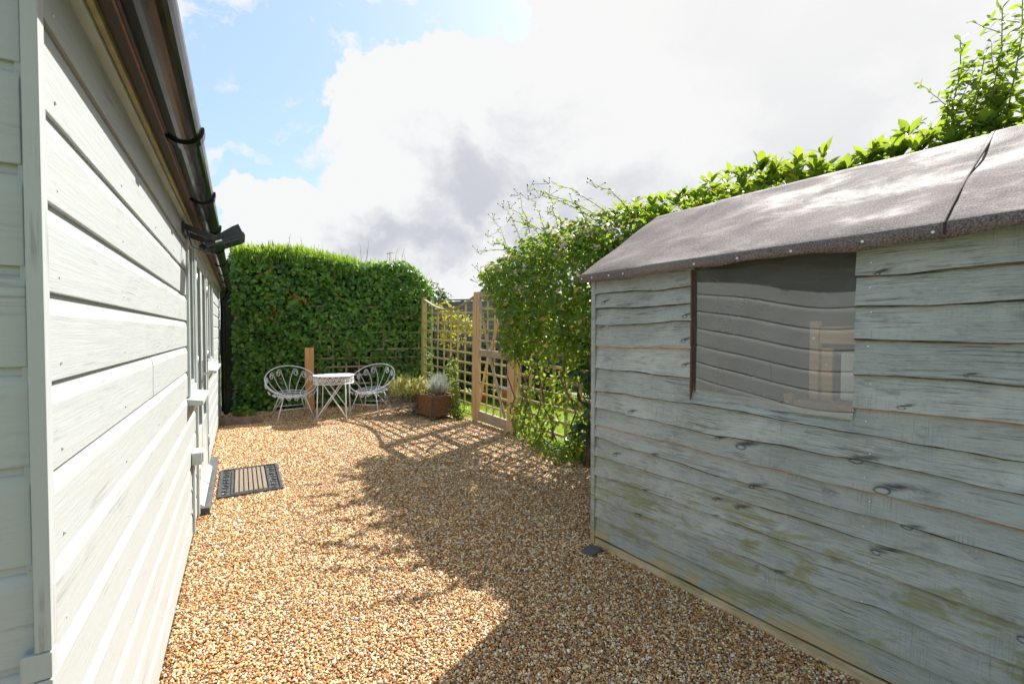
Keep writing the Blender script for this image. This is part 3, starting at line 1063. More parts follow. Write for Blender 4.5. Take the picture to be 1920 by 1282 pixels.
# black floodlight on a bracket under the eaves
fx, fy = bx + .02 * math.cos(TH_B) - 2.32 * math.sin(TH_B), by + .02 * math.sin(TH_B) + 2.32 * math.cos(TH_B)
FL = thing('floodlight', (fx, fy, 1.975), TH_B, 'black finned security floodlight on a bracket below the gutter', 'floodlight')
FL.scale = (1.28, 1.28, 1.28)
MB().box(-.018, -.006, -.11, .11, -.02, .03).build('back_plate', M['blackmatt'], FL, bevel=.003)
for s in (-1, 1):
    MB().beam((-.006, s * .105, .01), (.115, s * .105, -.035), .006, .026).build('bracket_arm', M['blackmatt'], FL, bevel=.002)
tilt = Matrix.Translation((.150, 0, -.030)) @ Matrix.Rotation(R(-24), 4, 'Y')
bd = MB()
bd.obox(tilt, .17, .196, .022)
bd.obox(tilt @ Matrix.Translation((0, 0, .020)), .10, .15, .022)
bdo = bd.build('lamp_body', M['blackmatt'], FL, bevel=.005)
for k in range(10):
    fm = MB()
    prof = [(-.075, .010), (.080, .010), (.080, .050), (.05, .047), (-.02, .030), (-.075, .022)]
    yk = -.088 + k * .0195
    vs = [tuple(tilt @ Vector((p[0], yk + t, p[1]))) for t in (-.0025, .0025) for p in prof]
    n_ = len(prof)
    fm.add(vs, [(i, (i + 1) % n_, n_ + (i + 1) % n_, n_ + i) for i in range(n_)] + [tuple(range(n_ - 1, -1, -1)), tuple(range(n_, 2 * n_))])
    fm.build('cooling_fin', M['blackmatt'], bdo)
MB().obox(tilt @ Matrix.Translation((0, 0, -.0135)), .145, .172, .004).build('lens', M['glass'], bdo)
MB().obox(tilt @ Matrix.Translation((-.03, -.0995, 0)), .03, .002, .008).build('rating_label', M['white'], bdo)
MB().tube([(.05, -.03, -.055), (.075, -.03, -.075), (.10, -.03, -.083)], [.016, .022, .018], 10).build('motion_sensor', M['blackmatt'], FL, smooth=True)
cb = [(-.004, -.09, .015), (.01, -.11, -.03), (.02, -.105, -.075), (.05, -.06, -.085), (.09, -.03, -.06), (.10, 0, -.045)]
MB().tube(cb, .004, 6).build('cable', M['blackmatt'], FL, smooth=True)

# slate step below the door
sx_, sy_ = frame_xy(TH_B, -.245, 4.92)
st = MB().box(-.045, .035, -.82, .82, 0, .055).build('door_step', M['slate'], loc=(sx_, sy_, 0), rot=(0, 0, TH_B), bevel=.004)
tag(st, 'long narrow grey slate step at the foot of the glazed door', 'step')

# ------------------------------------------------------------------ doormat
mx, my = frame_xy(TH_B, .068, 4.86)
MAT = thing('doormat', (mx, my, .004), TH_B, 'black rubber doormat with tan coir strips lying on the gravel', 'doormat')
W_, L_ = .245, .43        # half sizes
fm = MB()
fm.box(-W_, W_, -L_, -L_ + .022, .0, .016)
fm.box(-W_, W_, L_ - .022, L_, .0, .016)
fm.box(-W_, -W_ + .022, -L_ + .022, L_ - .022, .0, .0155)
fm.box(W_ - .022, W_, -L_ + .022, L_ - .022, .0, .0155)
fm.box(-W_ + .022, W_ - .022, -L_ + .022, L_ - .022, .0, .004)
for s in (-1, 1):
    fm.box(-W_ + .095, -W_ + .11, -L_ + .04, L_ - .04, .004, .015) if s < 0 else fm.box(W_ - .11, W_ - .095, -L_ + .04, L_ - .04, .004, .015)
    fm.box(-W_ + .11, W_ - .11, s * (L_ - .05) - .008, s * (L_ - .05) + .008, .004, .0148)
fm.build('rubber_frame', M['rubber'], MAT, bevel=.003)
# coir strips run across, end borders carry scrolls
nst = 7
span = 2 * (W_ - .118)
for k in range(nst):
    x0 = -W_ + .118 + span * k / nst + .004
    x1 = -W_ + .118 + span * (k + 1) / nst - .004
    MB().box(x0, x1, -L_ + .062, L_ - .062, .004, .017).build('coir_strip', M['coir'], MAT, bevel=.004)


def spiral(c, r, turns, n=26, a0=0, z=0, dirn=1):
    return [(c[0] + r * (1 - .8 * t / n) * math.cos(a0 + dirn * turns * 2 * math.pi * t / n), c[1] + r * (1 - .8 * t / n) * math.sin(a0 + dirn * turns * 2 * math.pi * t / n), z) for t in range(n + 1)]


sb = MB()
for s in (-1, 1):
    for k in range(9):
        y = -L_ + .075 + k * (2 * L_ - .15) / 8
        sb.tube(spiral((s * (W_ - .058), y), .030, 1.4, 14, a0=k * 1.5, z=.010, dirn=1 if k % 2 else -1), .0045, 5)
    for k in range(5):
        x = -W_ + .14 + k * (2 * W_ - .28) / 4
        sb.tube(spiral((x, s * (L_ - .036)), .012, 1.1, 10, a0=k, z=.010), .0035, 5)
sb.build('scroll_border', M['rubber'], MAT, smooth=True)['kind'] = 'stuff'

# ------------------------------------------------------------------ garden shed on the right
SX, SY = 2.17, 2.10
sx0, sy0 = frame_xy(TH_S, SX, SY)
SHED = thing('garden_shed', (sx0, sy0, 0), TH_S, 'weathered grey green waney-board garden shed with felt roof and one window', 'shed')
# local: front face x = 0 (faces -x), far corner y = 0, runs towards the camera to y = -SL; local z up
SL, SW = 2.55, 1.44


def waney(y, seed, amp):
    r_ = random.Random(seed)
    s = np.zeros_like(y)
    for f, a in ((1.1, 1.0), (2.6, .7), (5.3, .42), (11, .22), (23, .10)):
        s += a * np.sin(y * f * r_.uniform(.8, 1.2) * 2 + r_.uniform(0, 6.28))
    for _ in range(3):
        c, wd = r_.uniform(-SL, 0), r_.uniform(.03, .10)
        s += r_.uniform(-1.3, 1.3) * np.exp(-((y - c) / wd) ** 2)
    return s * amp * r_.uniform(.45, 1.35)


def shed_board(y0, y1, zb_l, zb_r, h, seed, amp=.007):
    """feather-edge board, irregular lower edge; zb at the far (y=0) and near (y=-SL) ends"""
    n = max(8, int((y1 - y0) / .022))
    y = np.linspace(y0, y1, n)
    hh = h if np.isscalar(h) else np.where((y > WY0 - .012) & (y < WY1 + .012), h[0], h[1])
    hh = hh + np.zeros(n)
    zb = zb_l + (zb_r - zb_l) * (-y / SL) + waney(y, seed, amp)
    bow = .003 * np.sin(y * 3 + seed)
    vs, fs, mi = [], [], []
    rb = random.Random(seed * 7)
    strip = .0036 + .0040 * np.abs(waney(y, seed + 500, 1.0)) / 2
    for k in range(n):
        zt = zb[k] + hh[k]
        e = rb.uniform(-.0015, .0015)
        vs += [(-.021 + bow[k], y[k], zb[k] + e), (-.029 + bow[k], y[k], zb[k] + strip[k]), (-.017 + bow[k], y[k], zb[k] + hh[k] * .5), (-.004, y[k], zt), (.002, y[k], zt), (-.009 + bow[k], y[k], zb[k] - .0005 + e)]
    for k in range(n - 1):
        a, b = k * 6, (k + 1) * 6
        for i in range(6):
            j = (i + 1) % 6
            fs.append((a + i, a + j, b + j, b + i))
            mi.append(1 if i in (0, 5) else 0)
    fs += [(5, 4, 3, 2, 1, 0), tuple((n - 1) * 6 + i for i in range(6))]
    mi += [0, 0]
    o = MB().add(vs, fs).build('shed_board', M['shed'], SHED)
    o.data.materials.append(M['rawedge'] if seed in (14, 35, 53) else M['bark_lap_shade'])  # dark bark strip doubles as painted lap shadow; some edges are raw orange wood
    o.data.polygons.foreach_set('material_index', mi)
    return o


WY0, WY1 = -1.425, -.723    # window (near edge, far edge)
Z_FAR = [1.615, 1.526, 1.429, 1.29, 1.143]
Z_NEAR = [1.594, 1.483, 1.343, 1.208, 1.077]
Z_LOW = [(1.004, .960), (.885, .855), (.785, .735), (.690, .640), (.586, .560), (.457, .450), (.300, .300), (.175, .165), (.055, .06)]
for k, z in enumerate(Z_FAR):
    up = (Z_FAR[k - 1] if k else 1.745)
    shed_board(WY1 + .004, -.035, z, z - .01, up - z + .03, 11 + k, .0055)
for k, z in enumerate(Z_NEAR):
    up = (Z_NEAR[k - 1] if k else 1.735)
    shed_board(-SL, WY0 - .004, z, z, up - z + .03, 31 + k, .0055)
prev = (1.085, 1.045)
for k, (a, b) in enumerate(Z_LOW):
    shed_board(-SL, -.035, a, b, max(prev[0] - a, prev[1] - b) + .025 if k else (.072, .17), 51 + k, .0095 if k < 7 else .006)
    prev = (a, b)
ns = MB()
for k in range(13):
    zz = (Z_FAR + [a for a, b in Z_LOW])[k] + .03 if k < 14 else 0
    for yy in (-.06, -.62, -1.48, -2.1):
        if k < 5 and WY0 < yy < WY1:
            continue
        st_ = len(ns.v)
        ns.lathe([(0, .0015), (.0028, .0012), (.0034, 0)], 8)
        for i in range(st_, len(ns.v)):
            a, b, c = ns.v[i]
            ns.v[i] = (-.0275 - c, b + yy + .01 * math.sin(k * 3), a + zz + .006 * math.sin(k * 5))
ns.build('board_nails', M['galv'], SHED)['kind'] = 'stuff'
MB().box(-.030, .004, -.034, .0, .0, 1.74).build('corner_batten', M['shed'], SHED, bevel=.003)
MB().box(-.024, -.004, -SL, -.036, -.035, .045).build('base_rail', M['barewood'], SHED, bevel=.006)
sw = MB()
sw.box(.004, .02, -SL, WY0 - .01, 0, 1.74)
sw.box(.004, .02, WY1 + .01, 0, 0, 1.74)
sw.box(.004, .02, WY0 - .01, WY1 + .01, 0, 1.034)
sw.box(.02, SW, -.02, 0, 0, 1.74)
sw.box(.02, .24, -SL, -SL + .02, 0, 1.74)
sw.box(1.20, SW, -SL, -SL + .02, 0, 1.74)
sw.box(.24, 1.20, -SL, -SL + .02, 1.64, 1.74)  # doorway in the unseen near end, added to let light onto the chair inside
sw.box(SW - .02, SW, -SL + .02, -1.45, 0, 1.74)
sw.box(SW - .02, SW, -.40, -.02, 0, 1.74)
sw.box(SW - .02, SW, -1.45, -.40, 0, 1.74)
sw.prism([(.02, 1.74), (SW, 1.74), (SW / 2, 2.19)], 'y', -.02, 0)
sw.build('inner_wall', M['darkin'], SHED)
MB().box(.02, SW - .02, -SL + .02, -.02, .0, .03).build('floor_boards', M['darkin'], SHED)
# dark reveal at the far side of the window opening
MB().box(-.030, -.008, WY1 + .001, WY1 + .0095, 1.02, 1.70).build('window_reveal', M['maroon'], SHED, bevel=.002)


def pane_mesh():
    ny, nz = 40, 36
    vs, fs = [], []
    for j in range(nz + 1):
        for i in range(ny + 1):
            y = WY0 - .004 + (WY1 - WY0 + .008) * i / ny
            z = 1.030 + (1.735 - 1.030) * j / nz
            u, v_ = i / ny, j / nz
            x = -.006 - .010 * math.sin(math.pi * u) * (1 - v_) ** 1.5 - .004 * math.sin(2 * math.pi * u + 1) * (1 - v_) + .003 * math.sin(math.pi * v_) + .026 * (1 - u) * (v_ - .5)
            vs.append((x, y, z))
    for j in range(nz):
        for i in range(ny):
            a = j * (ny + 1) + i
            fs.append((a, a + ny + 1, a + ny + 2, a + 1))
    return MB().add(vs, fs)


MBp = pane_mesh()
MBp.build('window_pane', M['acrylic'], SHED, smooth=True)
# roof: boarding, felt in lapped strips, felt turned down over the eaves
EX, EZ = -.072, 1.750       # eaves edge
RX, RZ = .72, 2.240         # ridge
MB().prism([(EX + .004, EZ - .016), (RX, RZ - .018), (SW + .068, EZ - .016), (SW + .068, EZ - .03), (RX, RZ - .032), (EX + .004, EZ - .03)], 'y', -SL - .05, .05).build('roof_boarding', M['darkin'], SHED)


def felt(y0, y1, lift, seed, name='roof_felt'):
    r_ = random.Random(seed)
    ny = max(6, int((y1 - y0) / .03))
    prof = [(EX - .004, EZ - .052), (EX - .007, EZ - .028), (EX - .006, EZ - .010), (EX + .002, EZ - .002), (EX + .02, EZ + .008)]
    for t in np.linspace(.1, .97, 14):
        prof.append((EX + (RX - EX) * t, EZ + (RZ - EZ) * t - .004 * math.sin(math.pi * t)))
    prof += [(RX, RZ + .002), (RX + .05, RZ - .030), (SW + .075, EZ), (SW + .078, EZ - .05)]
    n = len(prof)
    vs, fs = [], []
    for k in range(ny + 1):
        y = y0 + (y1 - y0) * k / ny
        for i, (x, z) in enumerate(prof):
            wv = .0035 * math.sin(y * 5.1 + i * .55) + .003 * math.sin(y * 11 - i * .8 + seed) + .002 * math.sin(y * 23 + i)
            if i == 0:
                vs.append((x - lift, y, z + wv * 1.6))
            elif i < 4:
                vs.append((x - lift + wv * .5, y, z + lift * .3))
            else:
                vs.append((x, y, z + lift + (wv if i < n - 4 else 0)))
    for k in range(ny):
        for i in range(n - 1):
            a = k * n + i
            fs.append((a, a + 1, a + n + 1, a + n))
    o = MB().add(vs, fs).build(name, M['felt'], SHED, smooth=True)
    sd = o.modifiers.new('solid', 'SOLIDIFY')
    sd.thickness = .003
    sd.offset = 1
    return o


felt(-.46, .057, .000, 1)
felt(-1.71, -.44, .006, 2)
felt(-SL - .06, -1.69, .013, 3)
MB().tube([(EX - .024, -1.70, EZ - .045), (EX - .025, -1.70, EZ - .004)] + [(EX + q, -1.70 + .004 * math.sin(q * 6), EZ + q * (RZ - EZ) / (RX - EX) + .0165) for q in (.02, .1, .2, .3, .4, .5, .6, .7)] + [(RX, -1.70, RZ + .018)], .0036, 6).build('bitumen_seam', M['soil'], SHED)
MB().prism([(EX, EZ - .05), (EX + .012, EZ - .05), (RX, RZ - .05), (RX, RZ - .012), (EX, EZ - .012)], 'y', .0505, .056).build('barge_board', M['shed'], SHED)
for y in (.03, -.06, -.20, -.31, -.77, -.99, -1.22, -1.47, -1.67, -1.95):
    m_ = MB()
    m_.lathe([(0, .0030), (.0045, .0025), (.0062, 0)], 10)
    m_.v = [(-(z), yy, xx) for xx, yy, z in m_.v]
    m_.build('felt_nail', M['galv'], SHED, loc=(EX - .0135 - (.004 if y < -.44 else 0) - (.004 if y < -1.69 else 0), y, EZ - .030))
# a slab packed under the far corner
px_, py_ = frame_xy(TH_S, SX - .10, SY - .09)
tag(MB().box(-.075, .05, -.045, .045, 0, .018).build('packing_slab', M['slate'], loc=(px_, py_, -.004), rot=(0, 0, TH_S + .2), bevel=.004), 'small dark slab poking out at the far corner of the shed', 'slab')

# wooden bench stored inside, seen through the pane
hx, hy = frame_xy(TH_S, SX + .24, SY - 1.30)
BN = thing('wooden_chair', (hx, hy, .03), TH_S, 'wooden slatted garden chair with white back panel seen through the shed window', 'chair')
MB().box(-.018, .018, .085, .125, 0, 1.40).build('back_post', M['oak'], BN, bevel=.004)
MB().box(-.018, .018, -.56, -.52, 0, 1.40).build('back_post', M['oak'], BN, bevel=.004)
MB().box(-.014, .014, -.52, .085, 1.295, 1.375).build('top_rail', M['oak'], BN, bevel=.004)
MB().box(-.022, -.002, .028, .072, .90, 1.275).build('back_slat', M['oak'], BN, bevel=.003)
MB().box(-.022, -.002, -.50, -.46, .90, 1.275).build('back_slat', M['oak'], BN, bevel=.003)
MB().box(-.115, -.075, .155, .195, 0, 1.06).build('arm_post', M['oak'], BN, bevel=.004)
MB().box(-.125, .01, -.60, .15, .99, 1.035).build('arm_rest', M['oak'], BN, bevel=.004)
MB().box(.002, .030, -.44, .005, 1.04, 1.255).build('back_panel', M['white'], BN, bevel=.008)
MB().box(-.11, -.02, -.50, .08, .62, .66).build('seat_board', M['oak'], BN, bevel=.004)
for (x, y, z) in ((-.020, .105, 1.32), (-.024, .050, 1.20), (-.117, .175, 1.02)):
    MB().tube([(x - .003, y, z), (x + .003, y, z)], .008, 8).build('bolt_cap', M['white'], BN)

# ------------------------------------------------------------------ trellis fence with gate
FXo, FYo = -.575, 7.0
GP = math.atan(24 / 853)     # the run rises gently away from the camera
FEN = thing('trellis_fence', (FXo, FYo, 0), TH_F, 'square trellis panel with dipping top rail left of the wooden gate', 'fence', 'trellis panels along the garden side', rx=GP)


def slat(par, p, q, mat, wx=.030, wy=.014, name='slat'):
    p, q = Vector(p), Vector(q)
    L = (q - p).length
    m_ = MB().box(-wy / 2, wy / 2, -L / 2, L / 2, -wx / 2, wx / 2)
    d = (q - p).normalized()
    o = m_.build(name, mat, par, loc=(p + q) / 2, bevel=.0015)
    o.rotation_euler = (math.asin(max(-1, min(1, d.z))), 0, math.atan2(-d.x, d.y))
    return o


def top_dip(y):
    """top line of the left panel, y local from 0.06 to 1.95"""
    t = (y - .06) / 1.89
    return 1.93 - .20 * math.sin(math.pi * min(1, max(0, t * .98 + .02))) ** 1.0 + .0 * t


for k in range(8):
    y = .10 + k * .255
    slat(FEN, (.012, y, .06), (.012, y, top_dip(y) - .015), M['slat'], .034, .016)
for k in range(12):
    z = .09 + k * .1585
    y1, y0 = 1.93, .06
    if z > 1.70:
        continue
    slat(FEN, (-.004, y0, z), (-.004, y1, z), M['slat'], .032, .015, 'rail')
pts = [(.004, .05 + 1.92 * k / 20, top_dip(.05 + 1.92 * k / 20)) for k in range(21)]
tr_ = MB()
for a, b in zip(pts[:-1], pts[1:]):
    tr_.beam(a, b, .045, .022)
tr_.build('curved_top_rail', M['greyslat'], FEN)
MB().box(-.022, .030, -.045, .045, -.02, 1.985).build('gate_post', M['pine'], FEN, bevel=.003)
MB().box(-.03, .04, 1.94, 2.01, -.02, 1.97).build('corner_post', M['slat'], FEN, bevel=.003)

GATE = thing('garden_gate', (FXo, FYo, 0), TH_F, 'pine trellis gate with crossed braces and galvanised strap hinge', 'gate', rx=GP)
g0, g1 = -.055, -.985
MB().box(-.022, .022, g0 - .075, g0, .03, 1.985).build('stile', M['pine'], GATE, bevel=.003)
MB().box(-.022, .022, g1, g1 + .075, .03, 1.985).build('stile', M['pine'], GATE, bevel=.003)
MB().box(-.0215, .0215, g1 + .0755, g0 - .0755, .045, .19).build('bottom_rail', M['greyslat'], GATE, bevel=.003)
MB().box(-.0215, .0215, g1 + .0755, g0 - .0755, 1.02, 1.12).build('middle_rail', M['greyslat'], GATE, bevel=.003)
MB().box(-.0215, .0215, g1 + .0755, g0 - .0755, 1.90, 1.985).build('top_rail', M['greyslat'], GATE, bevel=.003)
br = [((-.031, g0 - .085, .20), (-.031, g1 + .30, 1.50), 'pine'), ((-.034, g1 + .085, .20), (-.034, g0 - .10, 1.88), 'greyslat')]
slat(GATE, (-.030, g0 - .085, .21), (-.030, g0 - .37, 1.015), M['pine'], .055, .016, 'brace')
slat(GATE, (-.030, g1 + .10, .21), (-.030, g0 - .42, 1.015), M['greyslat'], .055, .016, 'brace')
slat(GATE, (-.030, g0 - .37, 1.125), (-.030, g0 - .09, 1.88), M['greyslat'], .055, .016, 'brace')
slat(GATE, (-.030, g0 - .43, 1.125), (-.030, g1 + .30, 1.55), M['pine'], .055, .016, 'brace')
for k in range(3):
    y = g0 - .075 - (k + 1) * .195
    slat(GATE, (.012, y, .19), (.012, y, 1.90), M['slat'], .030, .013)
for k in range(11):
    z = .30 + k * .1585
    if abs(z - 1.07) < .07:
        continue
    slat(GATE, (-.004, g1 + .076, z), (-.004, g0 - .076, z), M['slat'], .030, .013, 'rail')
hg = MB()
hg.box(-.0265, -.0225, g1 + .02, g1 + .36, .615, .645)
hg.box(-.0265, -.0225, g1 + .0, g1 + .06, .602, .658)
hg.box(-.0275, -.0225, g1 - .045, g1 - .012, .56, .70)
hg.tube([(-.029, g1 - .006, .59), (-.029, g1 - .006, .67)], .008, 8)
hg.build('strap_hinge', M['galv'], GATE, bevel=.001)
lt = MB()
lt.box(-.029, -.0225, g0 - .05, g0 + .0, 1.285, 1.315)
lt.box(-.034, -.0225, g0 - .002, g0 + .06, 1.29, 1.308)
lt.tube([(-.036, g0 - .03, 1.30), (-.036, g0 + .05, 1.30)], .005, 8)
lt.build('latch', M['galv'], GATE)

FEN2 = thing('trellis_fence', (FXo, FYo, 0), TH_F, 'climber-covered trellis panel between the gate and the shed', 'fence', 'trellis panels along the garden side', rx=GP)
MB().box(-.045, .045, -1.10, -1.0, -.05, 1.95).build('gate_post', M['pine'], FEN2, bevel=.003)
for k in range(9):
    y = -1.16 - k * .235
    slat(FEN2, (.012, y, .03), (.012, y, 1.80), M['slat'], .040, .018)
for k in range(11):
    z = .06 + k * .1585
    slat(FEN2, (-.004, -3.30, z), (-.004, -1.105, z), M['slat'], .034, .016, 'rail')

# ------------------------------------------------------------------ ivy hedge at the back with trellis under the leaves
HX, HY = -4.28, 7.92
HA = math.atan2(8.98 - 7.92, -1.72 + 4.28)      # run of the hedge, from the building to the trellis corner
# local x along the hedge to the right, local -y faces the camera
HED = thing('ivy_hedge', (HX, HY, 0), HA, 'tall ivy covered hedge across the back behind the white table', 'hedge')
HL = math.hypot(2.56, 1.06)
HTOP = 2.68


def hedge_top(x):
    t = x / HL
    return HTOP + .05 * np.sin(x * 3) - .34 * np.clip((t - .80) / .2, 0, 1.3) ** 2 + .12 * np.clip(.35 - t, 0, 1)


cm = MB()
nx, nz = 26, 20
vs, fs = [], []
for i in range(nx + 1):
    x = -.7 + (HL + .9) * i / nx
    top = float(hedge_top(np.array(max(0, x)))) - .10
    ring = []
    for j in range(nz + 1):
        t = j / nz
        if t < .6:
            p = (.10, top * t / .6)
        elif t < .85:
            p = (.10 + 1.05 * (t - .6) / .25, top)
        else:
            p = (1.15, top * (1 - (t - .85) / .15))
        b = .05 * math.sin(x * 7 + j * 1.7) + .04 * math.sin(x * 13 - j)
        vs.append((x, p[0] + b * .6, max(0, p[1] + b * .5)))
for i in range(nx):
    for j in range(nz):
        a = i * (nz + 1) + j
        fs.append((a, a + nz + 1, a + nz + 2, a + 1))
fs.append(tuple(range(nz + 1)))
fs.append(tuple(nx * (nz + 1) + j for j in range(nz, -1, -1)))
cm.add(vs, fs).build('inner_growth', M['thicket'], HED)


def fb(x, y, s):
    return (np.sin(x * 2.1 * s + 1.3) * np.sin(y * 2.7 * s + .4) + .6 * np.sin(x * 4.7 * s + y * 3.1 * s) + .4 * np.sin(x * 9.3 * s - y * 7.9 * s + 2) + .3 * np.sin(x * 17 * s + 1) * np.sin(y * 15 * s)) / 2.3


# ivy leaves on the face
n = 17500
x = rng.uniform(-.5, HL + .15, n)
z = rng.uniform(.02, 1, n) * hedge_top(x)
lump = fb(x, z, 1.3)
# bare places where the trellis shows
bare = np.exp(-(((x - 1.45) / .55) ** 2 + ((z - .62) / .42) ** 2)) * 1.05 + np.exp(-(((x - 2.50) / .30) ** 2 + ((z - 1.05) / .62) ** 2)) * .30
edge_dens = np.clip(1.05 - bare + .25 * lump, .06, 1)
keep = rng.random(n) < edge_dens
x, z, lump = x[keep], z[keep], lump[keep]
n = len(x)
depth = rng.random(n) ** 1.3 * .26
y = -.07 * lump - .06 + depth - .10 * np.clip((z - 1.2) / 1.4, 0, 1)
P = np.stack([x, y, z], 1)
N_ = np.stack([rng.normal(0, .62, n), -np.ones(n), rng.normal(.45, .6, n)], 1)
U_ = np.stack([rng.normal(0, .6, n), rng.normal(0, .2, n), -np.ones(n)], 1)
S_ = rng.uniform(.038, .085, n)
me = leaf_mesh('ivy_leaves', P, N_, U_, S_, IVY_V, IVY_F, M['ivy'], np.clip(.85 * rng.random(n) ** 1.5 + .12 + .35 * fb(x * 1.7, z * 1.7, 1.9), 0, .98) + 1.2 * (rng.random(n) < .010 + .25 * np.exp(-(((x - .55) / .16) ** 2 + ((z - 2.02) / .09) ** 2))))
o = obj('ivy_leaves', me, HED)
o['kind'] = 'stuff'
# top: ivy round the shoulder and feathery shoots
n = 4200
x = rng.uniform(-.5, HL + .15, n)
y = rng.uniform(-.1, 1.0, n)
z = hedge_top(x) - .03 + .05 * fb(x, y, 2) - .10 * np.clip(-y, 0, 1)
P = np.stack([x, y, z + rng.uniform(-.05, .07, n)], 1)
N_ = np.stack([rng.normal(0, .5, n), rng.normal(-.3, .5, n), np.ones(n)], 1)
U_ = np.stack([rng.normal(0, 1, n), -np.abs(rng.normal(0, .7, n)), rng.normal(0, .3, n)], 1)
o = obj('top_leaves', leaf_mesh('top_leaves', P, N_, U_, rng.uniform(.04, .08, n), IVY_V, IVY_F, M['ivy'], .5 + .5 * rng.random(n)), HED)
o['kind'] = 'stuff'
n = 9000
x = np.concatenate([rng.uniform(-.5, HL * .55, n * 3 // 4), rng.uniform(-.5, HL + .1, n // 4)])
y = rng.uniform(-.16, .7, n)
z = hedge_top(x) + .06 * fb(x * 2, y * 3, 1.7) + rng.uniform(-.18, .09, n) - .25 * np.clip(-y, 0, 1)
k_ = .5 + .5 * np.clip(1 - x / (HL * .75), 0, 1)
P = np.stack([x, y, z], 1)
U_ = np.stack([rng.normal(0, .35, n), rng.normal(-.35, .4, n), np.ones(n)], 1)
N_ = np.stack([rng.normal(0, 1, n), rng.normal(-1, .6, n), rng.normal(0, .3, n)], 1)
tv = [(-.05, 0, 0), (.05, 0, 0), (-.07, .5, .03), (.07, .5, .03), (0, 1, .14)]
o = obj('feathery_shoots', leaf_mesh('feathery_shoots', P, N_, U_, rng.uniform(.07, .17, n) * k_, tv, BLADE_F, M['conifer']), HED)
o['kind'] = 'stuff'


def sprig(mb, P, U, N, S, base, tip, r, leafn, leafs, droop=0.0, jit=.02):
    """a thin stem with leaves along it; appends leaves to the lists"""
    base, tip = Vector(base), Vector(tip)
    pts = []
    for k in range(7):
        t = k / 6
        p = base.lerp(tip, t)
        p.z += droop * math.sin(math.pi * t)
        p += Vector((random.gauss(0, jit), random.gauss(0, jit), 0)) * t * .5
        pts.append(p)
    mb.tube(pts, [r * (1 - .7 * k / 6) for k in range(7)], 5)
    for k in range(leafn):
        t = (k + 1) / leafn
        i = min(5, int(t * 6))
        p = pts[i].lerp(pts[i + 1], t * 6 - i)
        ang = k * 2.4 + random.uniform(-.4, .4)
        d = (tip - base).normalized()
        sd = Vector((math.cos(ang), math.sin(ang), .25)) + d * .35
        P.append(tuple(p)); U.append(tuple(sd)); N.append((random.gauss(0, .3), random.gauss(-.2, .3), 1)); S.append(leafs * random.uniform(.7, 1.2) * (1 - .35 * t))


sm_, P_, U2, N2, S2 = MB(), [], [], [], []
for (xx, h) in ((.15, .30), (.3, .42), (.42, .30), (.55, .38), (.75, .28), (.95, .36), (1.2, .30), (1.45, .26), (1.62, .46), (1.66, .52), (1.72, .36), (1.35, .22), (2.05, .30), (2.2, .34), (2.33, .36), (2.5, .3), (.65, .22), (1.05, .25)):
    z0 = float(hedge_top(np.array(xx))) - .08
    sprig(sm_, P_, U2, N2, S2, (xx, .15 + random.uniform(-.1, .2), z0), (xx + random.uniform(-.12, .12), .15, z0 + h + .05), .005, 12, .042)
sm_.build('stray_stems', M['greenstem'], HED)['kind'] = 'stuff'
o = obj('stray_leaves', leaf_mesh('stray_leaves', np.array(P_), np.array(N2), np.array(U2), np.array(S2), OVAL_V, OVAL_F, M['conifer']), HED)
o['kind'] = 'stuff'

# trellis fixed against the hedge, and its timber post
TRE = thing('garden_trellis', (HX, HY, 0), HA, 'weathered trellis half buried in the ivy behind the white table', 'trellis')
for k in range(9):
    xx = .86 + k * .225
    o = slat(TRE, (xx, .030, .06), (xx, .030, 1.70), M['greyslat'], .034, .016)
    o.rotation_euler = (math.pi / 2, 0, math.pi / 2)
for k in range(12):
    z = .10 + k * .1585
    slat(TRE, (.74, .012, z), (HL, .012, z), M['greyslat'], .032, .016, 'rail')
pxx, pyy = HX + .70 * math.cos(HA) + .06 * math.sin(HA), HY + .70 * math.sin(HA) - .06 * math.cos(HA)
po = MB().box(-.075, .075, -.05, .05, 0, 1.10).build('timber_post', M['post'], loc=(pxx, pyy - .03, 0), rot=(0, 0, HA), bevel=.004)
tag(po, 'orange timber post against the ivy behind the left chair', 'post')

# edging plank and small plant at the hedge foot
ex, ey = frame_xy(TH_B, -.02, 7.88)
pl = MB().box(-.26, .27, -.035, .035, 0, .11).build('edging_plank', M['oldplank'], loc=(ex, ey, 0), rot=(0, 0, TH_B - .08), bevel=.005)
tag(pl, 'old grey edging plank on the gravel beside the downpipe', 'plank')
wx_, wy_ = frame_xy(TH_B, .05, 8.03)
n = 42
ang = rng.uniform(0, 6.28, n)
rr = rng.uniform(.02, .12, n)
P = np.stack([rr * np.cos(ang), rr * np.sin(ang) * .6, rng.uniform(.06, .20, n)], 1)
U_ = np.stack([np.cos(ang), np.sin(ang), rng.normal(.1, .3, n)], 1)
N_ = np.stack([rng.normal(0, .3, n), rng.normal(-.4, .3, n), np.ones(n)], 1)
wt = thing('leafy_weed', (wx_, wy_, 0), 0, 'low bright green leafy plant behind the edging plank', 'plant')
obj('foliage', leaf_mesh('foliage', P, N_, U_, rng.uniform(.06, .11, n), IVY_V, IVY_F, M['conifer']), wt)
sw_ = MB()
for k in range(10):
    sw_.tube([(0, 0, 0), tuple(P[k] * np.array([.5, .5, .6])), tuple(P[k])], .003, 5)
sw_.build('stems', M['greenstem'], wt)

# ------------------------------------------------------------------ wire chairs and table


def arc_pts(fn, n):
    return [fn(k / n) for k in range(n + 1)]


